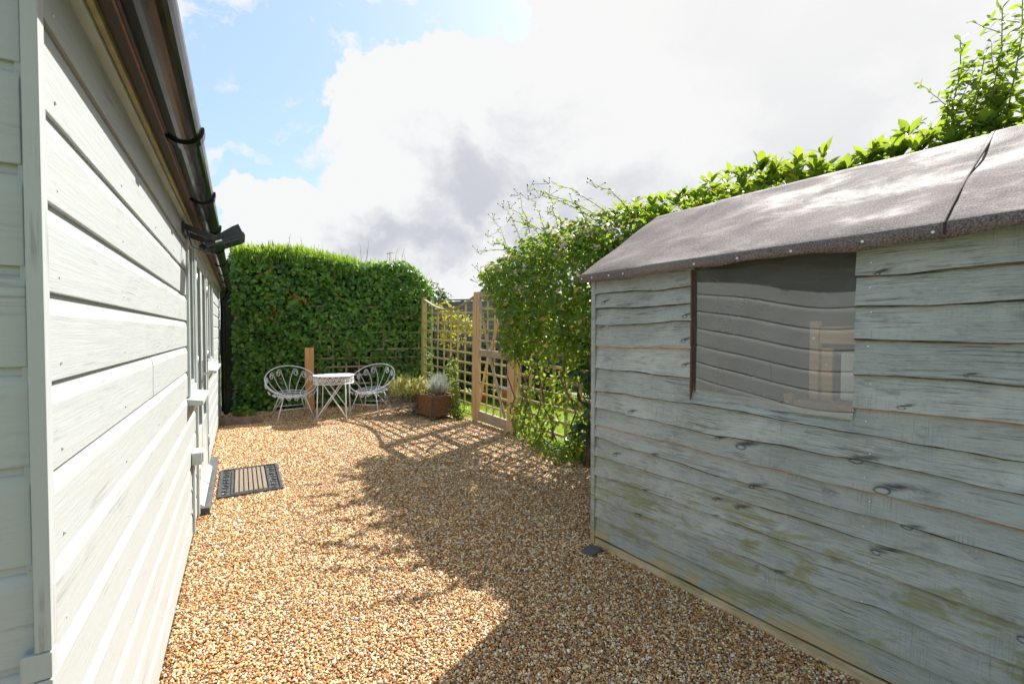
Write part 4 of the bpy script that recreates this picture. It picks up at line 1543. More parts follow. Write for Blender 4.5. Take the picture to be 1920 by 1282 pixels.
def make_chair(label):
    """bowl of white wire: local +y is the back"""
    ch = thing('wire_chair', (0, 0, 0), 0, label, 'chair', 'scrolled white wire chairs')
    rs, zs = .215, .385

    def seat_pt(ph):
        return Vector((rs * math.cos(ph), rs * math.sin(ph) - .02, zs + .012 * math.sin(ph)))

    def rim_pt(ph):
        s = math.sin(ph)
        return Vector((.375 * math.cos(ph), .315 * s + .03, .605 + .215 * s))

    def surf(ph, t):
        a, b = seat_pt(ph), rim_pt(ph)
        p = a.lerp(b, t)
        out = Vector((math.cos(ph), math.sin(ph), 0))
        return p + out * .055 * math.sin(math.pi * min(1, max(0, t))) - Vector((0, 0, .035)) * math.sin(math.pi * min(1, max(0, t)))
    N = 48
    MB().tube([rim_pt(2 * math.pi * k / N) for k in range(N)], .0085, 7, True).build('rim', M['white_metal'], ch, smooth=True)
    MB().tube([surf(2 * math.pi * k / N, .10) for k in range(N)], .006, 6, True).build('lower_band', M['white_metal'], ch, smooth=True)
    MB().tube([seat_pt(2 * math.pi * k / N) for k in range(N)], .008, 7, True).build('seat_ring', M['white_metal'], ch, smooth=True)
    # seat web: spokes and two rings
    wb_ = MB()
    for k in range(12):
        a = 2 * math.pi * k / 12
        wb_.tube([seat_pt(a), seat_pt(a) * .5 + Vector((0, -.01, zs - .02)) * .5, Vector((.03 * math.cos(a), .03 * math.sin(a) - .02, zs - .02))], .0035, 5)
    for rr in (.07, .14):
        wb_.tube([(rr * math.cos(2 * math.pi * k / 24), rr * math.sin(2 * math.pi * k / 24) - .02, zs - .015 + .005 * rr / .07) for k in range(24)], .004, 5, True)
    wb_.build('seat_web', M['white_metal'], ch, smooth=True)
    # lyre-shaped wires with a scroll at the top, in mirrored pairs round the back
    def scroll(ph0, sgn, top):
        pts = []
        for k in range(13):
            t = k / 12
            pts.append(surf(ph0 + sgn * (.17 * t ** 2.2), .0 + top * t))
        c_ph, c_t = ph0 + sgn * .17, top
        for k in range(1, 30):
            q = k / 29
            r = (1 - .72 * q)
            a = q * 1.6 * 2 * math.pi
            rad = .095
            # spiral curls outwards from the stem's top
            pts.append(surf(c_ph + sgn * rad * 1.25 * (1 - r * math.cos(a)), c_t + rad * 1.35 * r * math.sin(a)))
        MB().tube(pts, .0055, 6).build('scroll', M['white_metal'], ch, smooth=True)
    for base in (.5 * math.pi,):
        for sgn in (-1, 1):
            for off, top in ((.06, .80), (.42, .78), (.78, .74), (1.16, .68)):
                scroll(base + sgn * off, sgn, top)
    # small scrolls round the front
    sc_ = MB()
    for k in range(9):
        ph = math.pi * 1.10 + k * math.pi * .80 / 8
        c = surf(ph, .55)
        tx = (surf(ph + .05, .55) - c).normalized()
        tz = (surf(ph, .65) - c).normalized()
        pts = []
        for q in range(18):
            a = q / 17 * 1.5 * 2 * math.pi
            r = .036 * (1 - .7 * q / 17)
            pts.append(c + tx * r * math.cos(a) + tz * r * math.sin(a))
        sc_.tube(pts, .0045, 5)
    sc_.build('front_scrolls', M['white_metal'], ch, smooth=True)
    # four splayed legs, crossed braces and a stretcher
    feet = [(-.27, -.27), (.27, -.27), (.27, .25), (-.27, .25)]
    tops = [(-.15, -.16), (.15, -.16), (.15, .12), (-.15, .12)]
    for (fx_, fy_), (tx_, ty_) in zip(feet, tops):
        MB().tube([(tx_, ty_, zs), (fx_, fy_, .0)], .0085, 7).build('leg', M['white_metal'], ch, smooth=True)
    for a, b in ((0, 3), (1, 2), (0, 1), (2, 3)):
        tx_, ty_ = tops[a]
        fx_, fy_ = feet[b]
        if (a, b) in ((0, 1), (2, 3)):
            za = .19
            pa = Vector((*tops[a], zs)).lerp(Vector((*feet[a], 0)), .52)
            pb = Vector((*tops[b], zs)).lerp(Vector((*feet[b], 0)), .52)
            MB().tube([pa, pb], .006, 6).build('stretcher', M['white_metal'], ch, smooth=True)
        else:
            MB().tube([(tx_, ty_, zs), (fx_ * .98, fy_ * .9, .03)], .006, 6).build('brace', M['white_metal'], ch, smooth=True)
    return ch


ch1 = make_chair('white scrolled wire chair left of the table, turned towards it')
ch1.location = (-3.50, 7.22, 0)
ch1.rotation_euler = (0, 0, R(38))
ch2 = copy_tree(ch1)
ch2['label'] = 'white scrolled wire chair right of the table, facing the camera'
ch2.location = (-2.37, 7.66, 0)
ch2.rotation_euler = (0, 0, R(-10))

TB = thing('wire_table', (-2.80, 7.14, 0), R(12), 'round white wire garden table with scrolled apron between the two chairs', 'table')
TR, TZ = .305, .70
MB().lathe([(0, TZ - .004), (TR - .02, TZ - .004), (TR, TZ - .006), (TR + .004, TZ - .001), (TR, TZ + .005), (TR - .02, TZ + .004), (0, TZ + .002)], 48).build('table_top', M['white_metal'], TB, smooth=False)
tp = MB()
for rr in (.08, .16, .24):
    tp.tube([(rr * math.cos(2 * math.pi * k / 36), rr * math.sin(2 * math.pi * k / 36), TZ + .004) for k in range(36)], .004, 5, True)
for k in range(16):
    a = 2 * math.pi * k / 16
    tp.tube([(.05 * math.cos(a), .05 * math.sin(a), TZ + .004), (.285 * math.cos(a + .2), .285 * math.sin(a + .2), TZ + .004)], .0035, 5)
tp.build('top_tracery', M['white_metal'], TB, smooth=True)
MB().tube([((TR - .012) * math.cos(2 * math.pi * k / 48), (TR - .012) * math.sin(2 * math.pi * k / 48), TZ - .118) for k in range(48)], .0075, 6, True).build('apron_ring', M['white_metal'], TB, smooth=True)
ap = MB()
for k in range(22):
    a0 = 2 * math.pi * k / 22
    rr = TR - .012
    cz = TZ - .062
    for s in (-1, 1):
        pts = []
        for q in range(17):
            t = q / 16
            aa = t * 1.35 * 2 * math.pi * s + math.pi / 2
            r = .052 * (1 - .68 * t)
            pts.append((rr * math.cos(a0 + s * .055 + r * math.cos(aa) / rr), rr * math.sin(a0 + s * .055 + r * math.cos(aa) / rr), cz + r * math.sin(aa)))
        ap.tube(pts, .0042, 5)
ap.build('apron_scrolls', M['white_metal'], TB, smooth=True)
rr = TR - .03
for k in range(4):
    a = R(45) + k * math.pi / 2
    MB().tube([(rr * math.cos(a), rr * math.sin(a), TZ - .01), ((rr + .03) * math.cos(a), (rr + .03) * math.sin(a), 0)], .0095, 7).build('leg', M['white_metal'], TB, smooth=True)
for s in (-1, 1):
    for q in (-1, 1):
        MB().tube([(q * .19, s * .17, TZ - .02), (-q * .26, s * .235, .0)], .0085, 7).build('crossed_leg', M['white_metal'], TB, smooth=True)

# ------------------------------------------------------------------ slatted planter with plants
PLN = thing('wooden_planter', (-1.23, 7.0, .05), R(36), 'brown slatted wooden planter box on feet beside the trellis', 'planter')
PW, PD, PH = .42, .74, .31
nsl = 9
for k in range(nsl):
    z0 = .012 + k * PH / nsl
    z1 = z0 + PH / nsl - .006
    MB().box(.024, PW - .024, -.009, .009, z0, z1).build('slat', M['planter'], PLN, bevel=.003)
    MB().box(.024, PW - .024, PD - .009, PD + .009, z0, z1).build('slat', M['planter'], PLN, bevel=.003)
    MB().box(-.009, .009, .024, PD - .024, z0, z1).build('slat', M['planter'], PLN, bevel=.003)
    MB().box(PW - .009, PW + .009, .024, PD - .024, z0, z1).build('slat', M['planter'], PLN, bevel=.003)
for xx in (.012, PW - .012):
    for yy in (.012, PD - .012):
        MB().box(xx - .011, xx + .011, yy - .011, yy + .011, 0, PH).build('corner_post', M['darkin'], PLN)
        MB().box(xx - .03, xx + .03, yy - .03, yy + .03, -.05, .0).build('foot', M['planter'], PLN, bevel=.003)
tl = MB()
tl.box(-.012, PW + .012, -.012, .03, PH + .008, PH + .022)
tl.box(-.012, PW + .012, PD - .03, PD + .012, PH + .008, PH + .022)
tl.box(-.0118, .03, .0305, PD - .0305, PH + .008, PH + .0215)
tl.box(PW - .03, PW + .0118, .0305, PD - .0305, PH + .008, PH + .0215)
tl.build('top_frame', M['planter'], PLN, bevel=.002)
MB().box(.03, PW - .03, .03, PD - .03, .05, PH - .02).build('soil', M['soil'], PLN)


def on_planter(x_, y_):
    c, s = math.cos(R(36)), math.sin(R(36))
    return (-1.23 + x_ * c - y_ * s, 7.0 + x_ * s + y_ * c)


def tuft(name, label, loc, n, L, spread, mat, mat2, width=1.0, dirbias=(0, 0, 0)):
    t = thing(name, loc, 0, label, 'plant')
    for mt, nn, ll, nm in ((mat, n, L, 'foliage'), (mat2, n, L * .60, 'dry_blades')):
        a = rng.uniform(0, 6.28, nn)
        sp = np.abs(rng.normal(0, spread, nn))
        U_ = np.stack([np.cos(a) * sp + dirbias[0], np.sin(a) * sp + dirbias[1], np.ones(nn) + dirbias[2]], 1)
        N_ = np.stack([np.cos(a), np.sin(a), -sp], 1)
        P = np.stack([np.cos(a) * rng.uniform(0, .06, nn), np.sin(a) * rng.uniform(0, .06, nn), np.zeros(nn)], 1)
        tv = np.array(BLADE_V) * np.array([width, 1, 1.6])
        obj(nm, leaf_mesh(nm, P, -N_, U_, rng.uniform(.45, 1.05, nn) * ll, tv, BLADE_F, mt), t)['kind'] = 'stuff'
    return t


qx, qy = on_planter(.24, .22)
tuft('ornamental_grass', 'mound of silvery blue grass with orange base in the planter', (qx, qy, .05 + PH - .02), 1500, .40, .72, M['fescue'], M['fescue_dry'], .8)


def bush(name, label, loc, ell, n, size, mat, tv, tf, stems=14, stemmat=None, cat='shrub', shell=.5, up=.6, extra=None):
    t = thing(name, loc, 0, label, cat)
    ell = np.array(ell, float)
    wts = np.array([e[3] * e[4] * e[5] for e in ell]) ** .66
    idx = rng.choice(len(ell), n, p=wts / wts.sum())
    d = rng.normal(0, 1, (n, 3))
    d /= np.linalg.norm(d, axis=1, keepdims=True)
    rr = (shell + (1 - shell) * rng.random(n) ** .6)
    rr *= 1 + .18 * fb(d[:, 0] * 3 + idx, d[:, 2] * 3 + d[:, 1], 1.2)
    P = ell[idx, :3] + d * rr[:, None] * ell[idx, 3:6]
    k = P[:, 2] > .02
    P, d = P[k], d[k]
    n = len(P)
    N_ = d + rng.normal(0, .55, (n, 3)) + np.array([0, 0, .5])
    U_ = d + rng.normal(0, .7, (n, 3)) + np.array([0, 0, up])
    obj('foliage', leaf_mesh('foliage', P, N_, U_, rng.uniform(.65, 1.2, n) * size, tv, tf, mat), t)['kind'] = 'stuff'
    if not stems:
        return t
    sm = MB()
    for _ in range(stems):
        q = P[random.randrange(n)]
        b = (random.gauss(0, .04), random.gauss(0, .04), 0)
        sm.tube([b, (b[0] * .5 + q[0] * .35, b[1] * .5 + q[1] * .35, q[2] * .5), tuple(q)], [.012 * (size / .05) ** .5, .008, .003], 5)
    sm.build('stems', stemmat or M['bark'], t)
    return t


lx_, ly_ = on_planter(.12, .62)
NEEDLE_V = [(-.045, 0, 0), (.045, 0, 0), (-.05, .5, .02), (.05, .5, .02), (0, 1, .08)]
bush('lavender_bush', 'straggly yellow green lavender spilling left over the planter end', (lx_, ly_, .05 + PH - .04),
     [(-.10, -.02, .12, .26, .22, .17), (-.34, .02, .14, .24, .20, .17), (-.25, -.08, .02, .25, .2, .16)], 3200, .095, M['lavender'], NEEDLE_V, BLADE_F, 16, M['greenstem'], 'plant', .1, 1.2)
bush('dried_plant', 'grey brown dried flower stems hanging down left of the planter', (lx_ - .25, ly_ - .12, 0),
     [(-.06, 0, .24, .36, .22, .22), (.12, -.06, .13, .30, .2, .14), (-.26, .05, .26, .26, .2, .22)], 1100, .075, M['lavender_dry'], NEEDLE_V, BLADE_F, 0, M['lavender_dry_stem'], 'plant', .0, .9)
vx, vy = FXo + .16 * math.cos(TH_F) - .30 * math.sin(TH_F) - .25, FYo + .30 * math.cos(TH_F) - .10
bush('leafy_vine', 'small green climber on the trellis between planter and gate post', (vx + .03, vy, 0),
     [(0, 0, .14, .15, .12, .14), (-.08, .03, .45, .09, .09, .3), (-.13, .06, .8, .10, .08, .2)], 420, .05, M['climber'], OVAL_V, OVAL_F, 10, M['greenstem'], 'plant', .3, .3)

# ------------------------------------------------------------------ climber over the gate and right trellis
CL = thing('climbing_shrub', (FXo, FYo, 0), TH_F, 'big sunlit honeysuckle climber smothering the trellis between gate and shed', 'climber')
ELL = np.array([
    (-.08, -.80, 2.12, .22, .32, .24), (-.12, -1.15, 1.95, .30, .40, .42), (-.15, -1.6, 1.80, .36, .50, .62), (-.15, -2.1, 1.75, .36, .55, .72),
    (-.12, -2.6, 1.72, .36, .55, .72), (-.05, -3.1, 1.70, .40, .5, .75), (.0, -1.5, 2.30, .30, .45, .28), (.02, -2.2, 2.38, .32, .5, .26), (.05, -2.8, 2.35, .3, .5, .28),
    (-.10, -1.3, 1.30, .22, .30, .35), (-.05, -.55, 2.18, .10, .18, .14)], float)
n = 12500
wts = (ELL[:, 3] * ELL[:, 4] * ELL[:, 5]) ** .7
idx = rng.choice(len(ELL), n, p=wts / wts.sum())
d = rng.normal(0, 1, (n, 3))
d /= np.linalg.norm(d, axis=1, keepdims=True)
rr = (.35 + .65 * rng.random(n) ** .5) * (1 + .22 * fb(d[:, 1] * 2.5 + idx * 1.3, d[:, 2] * 2.5, 1.4))
P = ELL[idx, :3] + d * rr[:, None] * ELL[idx, 3:6]
# thin curtain lower down over the slats
n2 = 2700
yl = rng.uniform(-3.25, -1.15, n2)
zl = rng.random(n2) ** 1.1 * 1.25
P2 = np.stack([rng.normal(-.05, .05, n2), yl, zl], 1)
k2 = fb(yl * 2, zl * 2, 1.1) > (.02 - .35 * (zl < .35))
P2 = P2[k2]
P = np.concatenate([P, P2])
d = np.concatenate([d, np.tile([[-1., 0, 0]], (len(P2), 1))])
n = len(P)
N_ = d * .6 + rng.normal(0, .6, (n, 3)) + np.array([-.2, 0, .6])
U_ = d * .5 + rng.normal(0, .7, (n, 3)) + np.array([0, 0, -.2])
obj('foliage', leaf_mesh('foliage', P, N_, U_, rng.uniform(.046, .088, n), OVAL_V, OVAL_F, M['climber']), CL)['kind'] = 'stuff'
# stems
for k in range(16):
    y0 = -1.25 - k * .125 + random.uniform(-.05, .05)
    pts, p = [], Vector((-.05, y0, 0))
    for q in range(9):
        pts.append(p.copy())
        p = p + Vector((random.gauss(0, .025), random.gauss(.02, .09), .17))
    MB().tube(pts, [.013 * (1 - .06 * q) * random.uniform(.6, 1.1) for q in range(9)], 6).build('stem', M['bark'], CL, smooth=True)
# arching sprays against the sky
sm_, P_, U2, N2, S2 = MB(), [], [], [], []
tips = [((0, -1.1, 2.35), (-.10, -.55, 2.75)), ((0, -1.2, 2.4), (-.15, -.42, 2.52)), ((0, -1.0, 2.25), (-.12, -.32, 2.30)), ((0, -.9, 2.2), (-.1, -.28, 2.12)),
        ((0, -1.7, 2.5), (-.2, -1.25, 2.98)), ((0, -1.9, 2.5), (-.1, -1.05, 2.86)), ((0, -2.8, 2.5), (-.35, -1.85, 3.02)), ((0, -2.6, 2.55), (-.3, -2.0, 2.92)),
        ((0, -2.9, 2.5), (-.4, -2.3, 2.98)), ((0, -2.2, 2.5), (-.1, -1.9, 2.78)), ((0, -2.5, 2.5), (-.15, -2.4, 2.78)), ((0, -3.1, 2.5), (-.3, -2.9, 2.80)), ((0, -1.4, 2.45), (-.1, -1.45, 2.75)),
        ((0, -.7, 2.1), (-.12, -.38, 2.20)), ((-.05, -1.2, 1.6), (-.3, -.8, 1.55)), ((-.05, -1.2, 1.4), (-.25, -.95, 1.2))]
tips += [((0, -1.0, 2.3), (-.12, -.75, 2.95)), ((0, -1.3, 2.4), (-.12, -1.0, 3.05)), ((0, -1.5, 2.4), (-.2, -1.45, 3.10)), ((0, -1.2, 2.4), (-.1, -.70, 2.60)), ((0, -1.8, 2.5), (-.2, -1.65, 3.0)), ((0, -2.0, 2.5), (-.2, -2.05, 2.95))]
tipsb = MB()
for b_, t_ in tips:
    sprig(sm_, P_, U2, N2, S2, b_, t_, .006, 26, .085, droop=.05, jit=.05)
    for q in range(4):
        sx2 = Vector(t_) + Vector((random.gauss(0, .05), random.gauss(0, .07), random.uniform(0, .08)))
        tipsb.lathe([(0, -.012), (.008, -.004), (.008, .004), (0, .012)], 6, sx2)
        sm_.tube([Vector(t_) - Vector((0, 0, .03)), sx2], .0022, 4)
sm_.build('sprays', M['greenstem'], CL)['kind'] = 'stuff'
tipsb.build('seed_heads', M['seed'], CL)['kind'] = 'stuff'
obj('spray_leaves', leaf_mesh('spray_leaves', np.array(P_), np.array(N2), np.array(U2), np.array(S2), OVAL_V, OVAL_F, M['climber']), CL)['kind'] = 'stuff'
# cream blossom clusters
nb = 60
ii = rng.choice(len(ELL), nb)
d = rng.normal(0, 1, (nb, 3)); d[:, 2] = np.abs(d[:, 2]); d[:, 0] = -np.abs(d[:, 0])
d /= np.linalg.norm(d, axis=1, keepdims=True)
Pc = ELL[ii, :3] + d * ELL[ii, 3:6] * 1.0
Pc = Pc[Pc[:, 2] > 1.7]
Pp = np.repeat(Pc, 9, axis=0) + rng.normal(0, .018, (len(Pc) * 9, 3))
np_ = len(Pp)
obj('blossoms', leaf_mesh('blossoms', Pp, rng.normal(0, 1, (np_, 3)), rng.normal(0, 1, (np_, 3)) + np.array([0, 0, .4]), rng.uniform(.03, .05, np_), OVAL_V, OVAL_F, M['petal']), CL)['kind'] = 'stuff'

# dark-leaved plant squeezed between trellis and shed
dx, dy = FXo + 2.72 * math.sin(TH_F) - .20 * math.cos(TH_F), FYo - 2.72 * math.cos(TH_F) - .20 * math.sin(TH_F)
bush('dark_shrub', 'dark green long-leaved shrub squeezed between trellis and shed', (dx, dy, 0),
     [(0, 0, .35, .18, .18, .30), (.05, .05, .9, .20, .18, .35), (.08, 0, 1.2, .18, .18, .2)], 170, .15, M['darkleaf'], np.array(OVAL_V) * np.array([.7, 1, 1]), OVAL_F, 12, M['bark'], 'shrub', .3, -.1)
bush('ground_ivy', 'low bright leafy growth at the trellis foot by the shed', (dx - .16, dy + .22, 0),
     [(0, 0, .06, .28, .24, .16), (-.25, .35, .05, .2, .3, .10)], 380, .06, M['climber'], IVY_V, IVY_F, 8, M['greenstem'], 'plant', .3, .3)

# ------------------------------------------------------------------ laurel hedge behind the shed
LHX, LHY = frame_xy(TH_S, 3.95, SY + .9)
LAU = thing('laurel_hedge', (LHX, LHY, 0), TH_S, 'glossy bright green laurel hedge rising behind the felt shed roof', 'hedge')
# local: face at x ~ -.3, runs towards the camera (negative y)
LL = 3.9
LTOP = 2.60
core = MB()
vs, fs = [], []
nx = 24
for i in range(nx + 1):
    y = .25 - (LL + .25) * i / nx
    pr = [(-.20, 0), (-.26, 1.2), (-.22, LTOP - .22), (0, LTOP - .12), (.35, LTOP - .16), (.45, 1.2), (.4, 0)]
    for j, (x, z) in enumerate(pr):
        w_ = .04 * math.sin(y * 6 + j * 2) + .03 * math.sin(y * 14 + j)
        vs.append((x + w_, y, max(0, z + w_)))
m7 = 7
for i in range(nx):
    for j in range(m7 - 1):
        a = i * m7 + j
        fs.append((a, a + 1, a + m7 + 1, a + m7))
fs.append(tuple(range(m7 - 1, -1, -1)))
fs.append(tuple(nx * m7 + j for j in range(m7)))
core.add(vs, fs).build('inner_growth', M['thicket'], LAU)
LV_V = [(0, 0, 0), (-.12, .16, .035), (-.205, .42, .06), (-.19, .68, .05), (-.09, .88, .01), (0, 1.0, -.06), (.09, .88, .01), (.19, .68, .05), (.205, .42, .06), (.12, .16, .035),
        (0, .16, .0), (0, .42, .0), (0, .68, -.015), (0, .88, -.04)]
LV_F3 = [(0, 10, 1), (1, 10, 11), (1, 11, 2), (2, 11, 12), (2, 12, 3), (3, 12, 13), (3, 13, 4), (4, 13, 5), (5, 13, 6), (6, 13, 7), (7, 13, 12), (7, 12, 8), (8, 12, 11), (8, 11, 9), (9, 11, 10), (9, 10, 0)]


def curved(tv, k):
    tv = np.array(tv, float)
    tv[:, 2] -= k * tv[:, 1] ** 2
    return tv


leaf_protos = []
for k in (.0, .18, .35, -.12):
    m_ = MB().add([tuple(p) for p in curved(LV_V, k)], LV_F3)
    leaf_protos.append(m_.mesh('laurel_leaf', M['laurel'], smooth=True))


def rosettes(nsh, y_rng, zfun, xr, nl, size):
    P, U, N, S = [], [], [], []
    for _ in range(nsh):
        y = random.uniform(*y_rng)
        x = random.uniform(*xr)
        z = zfun(y) + random.gauss(0, .05)
        k = random.choice((nl - 1, nl, nl + 1))
        a0 = random.uniform(0, 6.28)
        lean = Vector((random.gauss(-.1, .25), random.gauss(0, .25), 1))
        for q in range(k):
            a = a0 + q * 2.4
            el = random.uniform(.25, 1.5) if q < k - 2 else random.uniform(1.5, 3.0)
            u = Vector((math.cos(a), math.sin(a), el)) + lean * .3
            nrm = Vector((-math.cos(a) * .6, -math.sin(a) * .6, .8)) + Vector((random.gauss(0, .2), random.gauss(0, .2), 0))
            P.append((x, y, z - .03 * q / k)); U.append(tuple(u)); N.append(tuple(nrm)); S.append(size * random.uniform(.75, 1.2))
    return P, U, N, S


def basis(u, nrm):
    u, nrm = Vector(u).normalized(), Vector(nrm)
    nrm = (nrm - u * nrm.dot(u)).normalized()
    return Matrix((u.cross(nrm), u, nrm)).transposed()


def hz(y):
    """height of the top of the hedge along its run; slightly wavy"""
    return LTOP + .03 * math.sin(y * 4.2) + .02 * math.sin(y * 9 + 1)


P, U, N, S = rosettes(50, (-3.75, -1.15), hz, (-.24, .10), 6, .135)
count = 0
for p, u, nn, s in zip(P, U, N, S):
    if count >= 290:
        break
    me = leaf_protos[random.randrange(4)]
    o = bpy.data.objects.new('leaf', me)
    COL.objects.link(o)
    o.parent = LAU
    mw = basis(u, nn).to_4x4() @ Matrix.Scale(s, 4)
    mw.translation = p
    o.matrix_local = mw
    count += 1
# the rest of the leaves, joined
P, U, N, S = rosettes(260, (-3.8, .3), lambda y: hz(y) - .05, (-.30, .38), 6, .115)
P2, U2, N2, S2 = rosettes(150, (-2.2, .35), lambda y: random.uniform(.9, LTOP - .1), (-.36, -.26), 5, .12)
U2 = [(u[0] - .9, u[1], u[2]) for u in U2]
P3, U3, N3, S3 = rosettes(80, (-1.2, .4), lambda y: hz(y) + .02, (-.34, .2), 6, .10)
A = [np.array(a + b + c) for a, b, c in ((P, P2, P3), (N, N2, N3), (U, U2, U3), (S, S2, S3))]
obj('leaf_mass', leaf_mesh('leaf_mass', A[0], A[1], A[2], A[3], LV_V, LV_F3, M['laurel_mass']), LAU)['kind'] = 'stuff'

# tall privet shoots over the near end of that hedge
prx, pry = frame_xy(TH_S, 3.72, .55)
PRV = thing('privet_bush', (prx, pry, 0), TH_S, 'tall upright privet shoots standing above the laurel at the top right', 'shrub')
pv_protos = []
for k in (.0, .2, .4):
    m_ = MB().add([tuple(p) for p in curved(np.array(LV_V) * np.array([1.15, 1, 1]), k)], LV_F3)
    pv_protos.append(m_.mesh('privet_leaf', M['privet'], smooth=True))
shoots = [((.12, .20, 2.2), (.02, .09, 3.10)), ((.12, .22, 2.2), (.02, .16, 2.84)), ((.12, .12, 2.2), (.04, .02, 2.98)), ((.10, .06, 2.1), (.0, -.06, 3.18)),
          ((.12, .0, 2.1), (.05, -.13, 3.24)), ((.14, .1, 2.1), (.10, .07, 2.80)), ((.14, -.05, 2.1), (.1, -.03, 2.92)), ((.12, -.1, 2.1), (.06, -.2, 3.05))]
count = 0
for b_, t_ in shoots:
    b_, t_ = Vector(b_), Vector(t_)
    pts = [b_.lerp(t_, k / 5) + Vector((random.gauss(0, .012), random.gauss(0, .012), 0)) for k in range(6)]
    MB().tube([Vector((.12, .18, 0)), Vector((.12, .2, 1.2))] + pts, [.010, .009, .006, .005, .004, .0035, .003, .002], 6).build('shoot', M['greenstem'], PRV, smooth=True)
    L = (t_ - b_).length
    k = 0
    nlv = int(L / .030)
    for k in range(nlv):
        t = (k + 1) / nlv
        i = min(4, int(t * 5))
        p = pts[i].lerp(pts[i + 1], t * 5 - i)
        for s in (0, 1):
            if p.z < 2.56:
                continue
            if count >= 298:
                break
            a = k * 1.57 + s * math.pi + random.gauss(0, .3)
            u = Vector((math.cos(a), math.sin(a), random.uniform(-.5, .6) + 1.2 * max(0, t - .85) * 6))
            nn = Vector((random.gauss(0, .7), random.gauss(0, .7), .7))
            o = bpy.data.objects.new('leaf', pv_protos[random.randrange(3)])
            COL.objects.link(o)
            o.parent = PRV
            mw = basis(u, nn).to_4x4() @ Matrix.Scale(random.uniform(.055, .078) * (1.0 - .2 * t), 4)
            mw.translation = p
            o.matrix_local = mw
            count += 1

sm_, P_, U2, N2, S2 = MB(), [], [], [], []
for b_, t_ in shoots:
    b_, t_ = Vector(b_), Vector(t_)
    for q in range(9):
        p0 = b_.lerp(t_, random.uniform(.35, .9))
        if p0.z < 2.5:
            p0.z = 2.5
        a = random.uniform(0, 6.28)
        L = random.uniform(.07, .17)
        sprig(sm_, P_, U2, N2, S2, p0, p0 + Vector((math.cos(a) * L, math.sin(a) * L, L * random.uniform(.6, 1.5))), .0025, 9, .060, jit=.008)
sm_.build('side_twigs', M['greenstem'], PRV)['kind'] = 'stuff'
N2 = [(random.gauss(0, .7), random.gauss(0, .7), .8) for _ in N2]
obj('side_leaves', leaf_mesh('side_leaves', np.array(P_), np.array(N2), np.array(U2), np.array(S2), LV_V, LV_F3, M['laurel_mass']), PRV)['kind'] = 'stuff'

# ------------------------------------------------------------------ garden beyond the trellis


def fence_run(x0, y0, x1, y1, h, label):
    t = thing('board_fence', (x0, y0, 0), math.atan2(y1 - y0, x1 - x0), label, 'fence')
    L = math.hypot(x1 - x0, y1 - y0)
    k = 0
    z = .05
    while z < h - .02:
        MB().box(0, L, -.008 - .004 * (k % 2), .008, z, z + .135).build('board', M['greyfence'], t, bevel=.002)
        z += .137
        k += 1
    xx = 0
    while xx <= L + .01:
        MB().box(xx - .04, xx + .04, -.055, -.0125, 0, h + .02).build('post', M['greyfence'], t, bevel=.003)
        xx += 1.83
    MB().box(-.02, L + .02, -.05, .03, h + .021, h + .05).build('capping', M['greyfence'], t, bevel=.002)
    return t


fence_run(-2.9, 11.4, 3.4, 9.3, 2.10, 'grey overlapping board fence beyond the trellis gate')
bl = [(-1.75, 10.4, .9, 1.5, 'dark evergreen bush behind the left end of the trellis'), (-.7, 9.9, .8, 1.25, 'dark evergreen bush behind the garden gate'),
      (.5, 9.3, .8, 1.3, 'dark bush in the garden behind the climber'), (1.9, 8.9, .9, 1.5, 'dark bush furthest right behind the climber')]
for (x_, y_, r_, h_, lab) in bl:
    t = bush('evergreen_bush', lab, (x_, y_, 0), [(0, 0, h_ * .5, r_ * .7, r_ * .5, h_ * .5), (r_ * .3, -.1, h_ * .4, r_ * .5, r_ * .4, h_ * .38), (-r_ * .35, -.1, h_ * .45, r_ * .5, r_ * .4, h_ * .42)],
             1700, .085, M['darkleaf'], OVAL_V, OVAL_F, 16, M['bark'], 'bush', .35, .3)
    t['group'] = 'evergreen bushes beyond the trellis'
bush('golden_shrub', 'yellow leaved shrub glowing behind the top of the trellis panel', (-1.05, 8.55, 0),
     [(-.10, 0, 1.62, .30, .2, .22), (.15, 0, 1.50, .22, .2, .22), (-.25, .05, 1.85, .14, .12, .14), (.35, -.1, 1.45, .2, .15, .15), (-.1, 0, 1.25, .25, .2, .2)], 620, .07, M['yellowleaf'], OVAL_V, OVAL_F, 24, M['bark'], 'shrub', .3, .4)
for (x_, y_, lab) in ((-.62, 9.05, 'left small terracotta pot on the lawn behind the gate'), (-.15, 8.85, 'right small terracotta pot on the lawn behind the gate')):
    t = thing('terracotta_pot', (x_, y_, -.03), 0, lab, 'pot', 'terracotta pots beyond the gate')
    MB().lathe([(0, 0), (.10, 0), (.14, .24), (.16, .24), (.16, .29), (.135, .29), (.13, .25), (0, .25)], 20).build('pot', mat_plain('terracotta', (.40, .15, .07), .8, .15, 20, .2) if 'pm' not in M else M['pm'], t, smooth=False)
    n = 60
    a = rng.uniform(0, 6.28, n)
    P = np.stack([.08 * np.cos(a), .08 * np.sin(a), rng.uniform(.27, .36, n)], 1)
    obj('foliage', leaf_mesh('foliage', P, np.stack([np.cos(a) * .4, np.sin(a) * .4, np.ones(n)], 1), np.stack([np.cos(a), np.sin(a), np.ones(n) * .6], 1), rng.uniform(.05, .09, n), OVAL_V, OVAL_F, M['climber']), t)
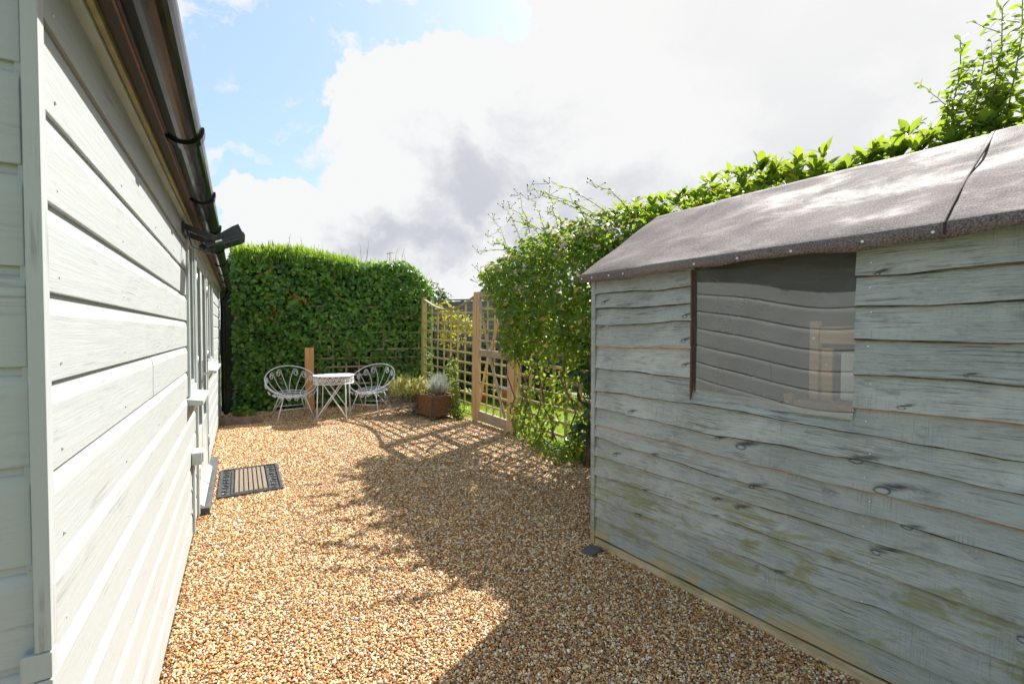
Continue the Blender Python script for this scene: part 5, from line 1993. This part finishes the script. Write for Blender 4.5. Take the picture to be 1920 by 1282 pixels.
# tree far behind the right end of the hedge
tt = bush('garden_tree', 'dark tree crown showing past the right end of the ivy hedge', (-3.0, 15.5, 0),
          [(0, 0, 2.5, .75, .7, .75), (.55, 0, 2.15, .55, .5, .6), (-.5, 0, 2.6, .55, .5, .6), (.2, 0, 1.7, .8, .6, .7)], 2400, .13, M['darkleaf'], OVAL_V, OVAL_F, 30, M['bark'], 'tree', .4, .3)
MB().tube([(0, 0, 0), (.03, 0, 1.0), (0, .02, 2.2)], [.12, .09, .04], 8).build('trunk', M['bark'], tt)
# rooftop aerial on a mast beyond the hedge
ae = thing('tv_aerial', (-3.9, 14.6, 0), 0, 'thin television aerial on a mast poking up behind the ivy hedge', 'aerial')
MB().tube([(0, 0, 0), (0, 0, 3.92)], .010, 6).build('mast', M['blackmatt'], ae)
MB().tube([(-.11, 0, 3.86), (.11, 0, 3.91)], .006, 5).build('boom', M['blackmatt'], ae)
for k in range(5):
    xx = -.10 + k * .05
    MB().tube([(xx, -.09, 3.88 + xx * .22), (xx, .09, 3.89 + xx * .22)], .005, 4).build('element', M['blackmatt'], ae)

# ------------------------------------------------------------------ fallen leaves and blades of grass on the lawn
spots = [(.22, 2.42), (-.02, 1.98), (-.30, 2.2), (.45, 3.2), (.2, 3.9), (-1.05, 3.0), (-1.3, 3.5), (-.9, 4.0), (.42, 4.6), (.1, 5.3), (-.5, 2.7), (.62, 4.2), (.8, 4.5), (.55, 5.0),
         (-4.1, 7.05), (-4.2, 7.15), (-3.9, 7.1), (.35, 5.4), (.25, 5.6), (.9, 3.9)]
P = np.array([(a + rng.normal(0, .03), b + rng.normal(0, .03), .014) for a, b in spots])
n = len(P)
tag(obj('fallen_leaves', leaf_mesh('fallen_leaves', P, np.stack([rng.normal(0, .35, n), rng.normal(0, .35, n), np.ones(n)], 1), rng.normal(0, 1, (n, 3)), rng.uniform(.035, .06, n), curved(OVAL_V, -.3), OVAL_F, M['deadleaf'])),
    'scattered dry brown leaves lying on the gravel', 'leaves', kind='stuff')
n = 26000
fx_ = rng.uniform(.05, 3.2, n)
fy_ = rng.uniform(-4.2, 3.0, n)
gx = FXo + fx_ * math.cos(TH_F) - fy_ * math.sin(TH_F)
gy = FYo + fx_ * math.sin(TH_F) + fy_ * math.cos(TH_F)
P = np.stack([gx, gy, np.full(n, -.03)], 1)
U_ = np.stack([rng.normal(0, .4, n), rng.normal(0, .4, n), np.ones(n)], 1)
N_ = np.stack([rng.normal(0, 1, n), rng.normal(-1, 1, n), rng.normal(0, .2, n)], 1)
tag(obj('grass', leaf_mesh('grass', P, N_, U_, rng.uniform(.05, .10, n), np.array(BLADE_V) * np.array([4, 1, 1]), BLADE_F, M['conifer'])), 'grass blades of the lawn seen through the trellis', 'grass', kind='stuff')
print('objects', len(scene.objects))
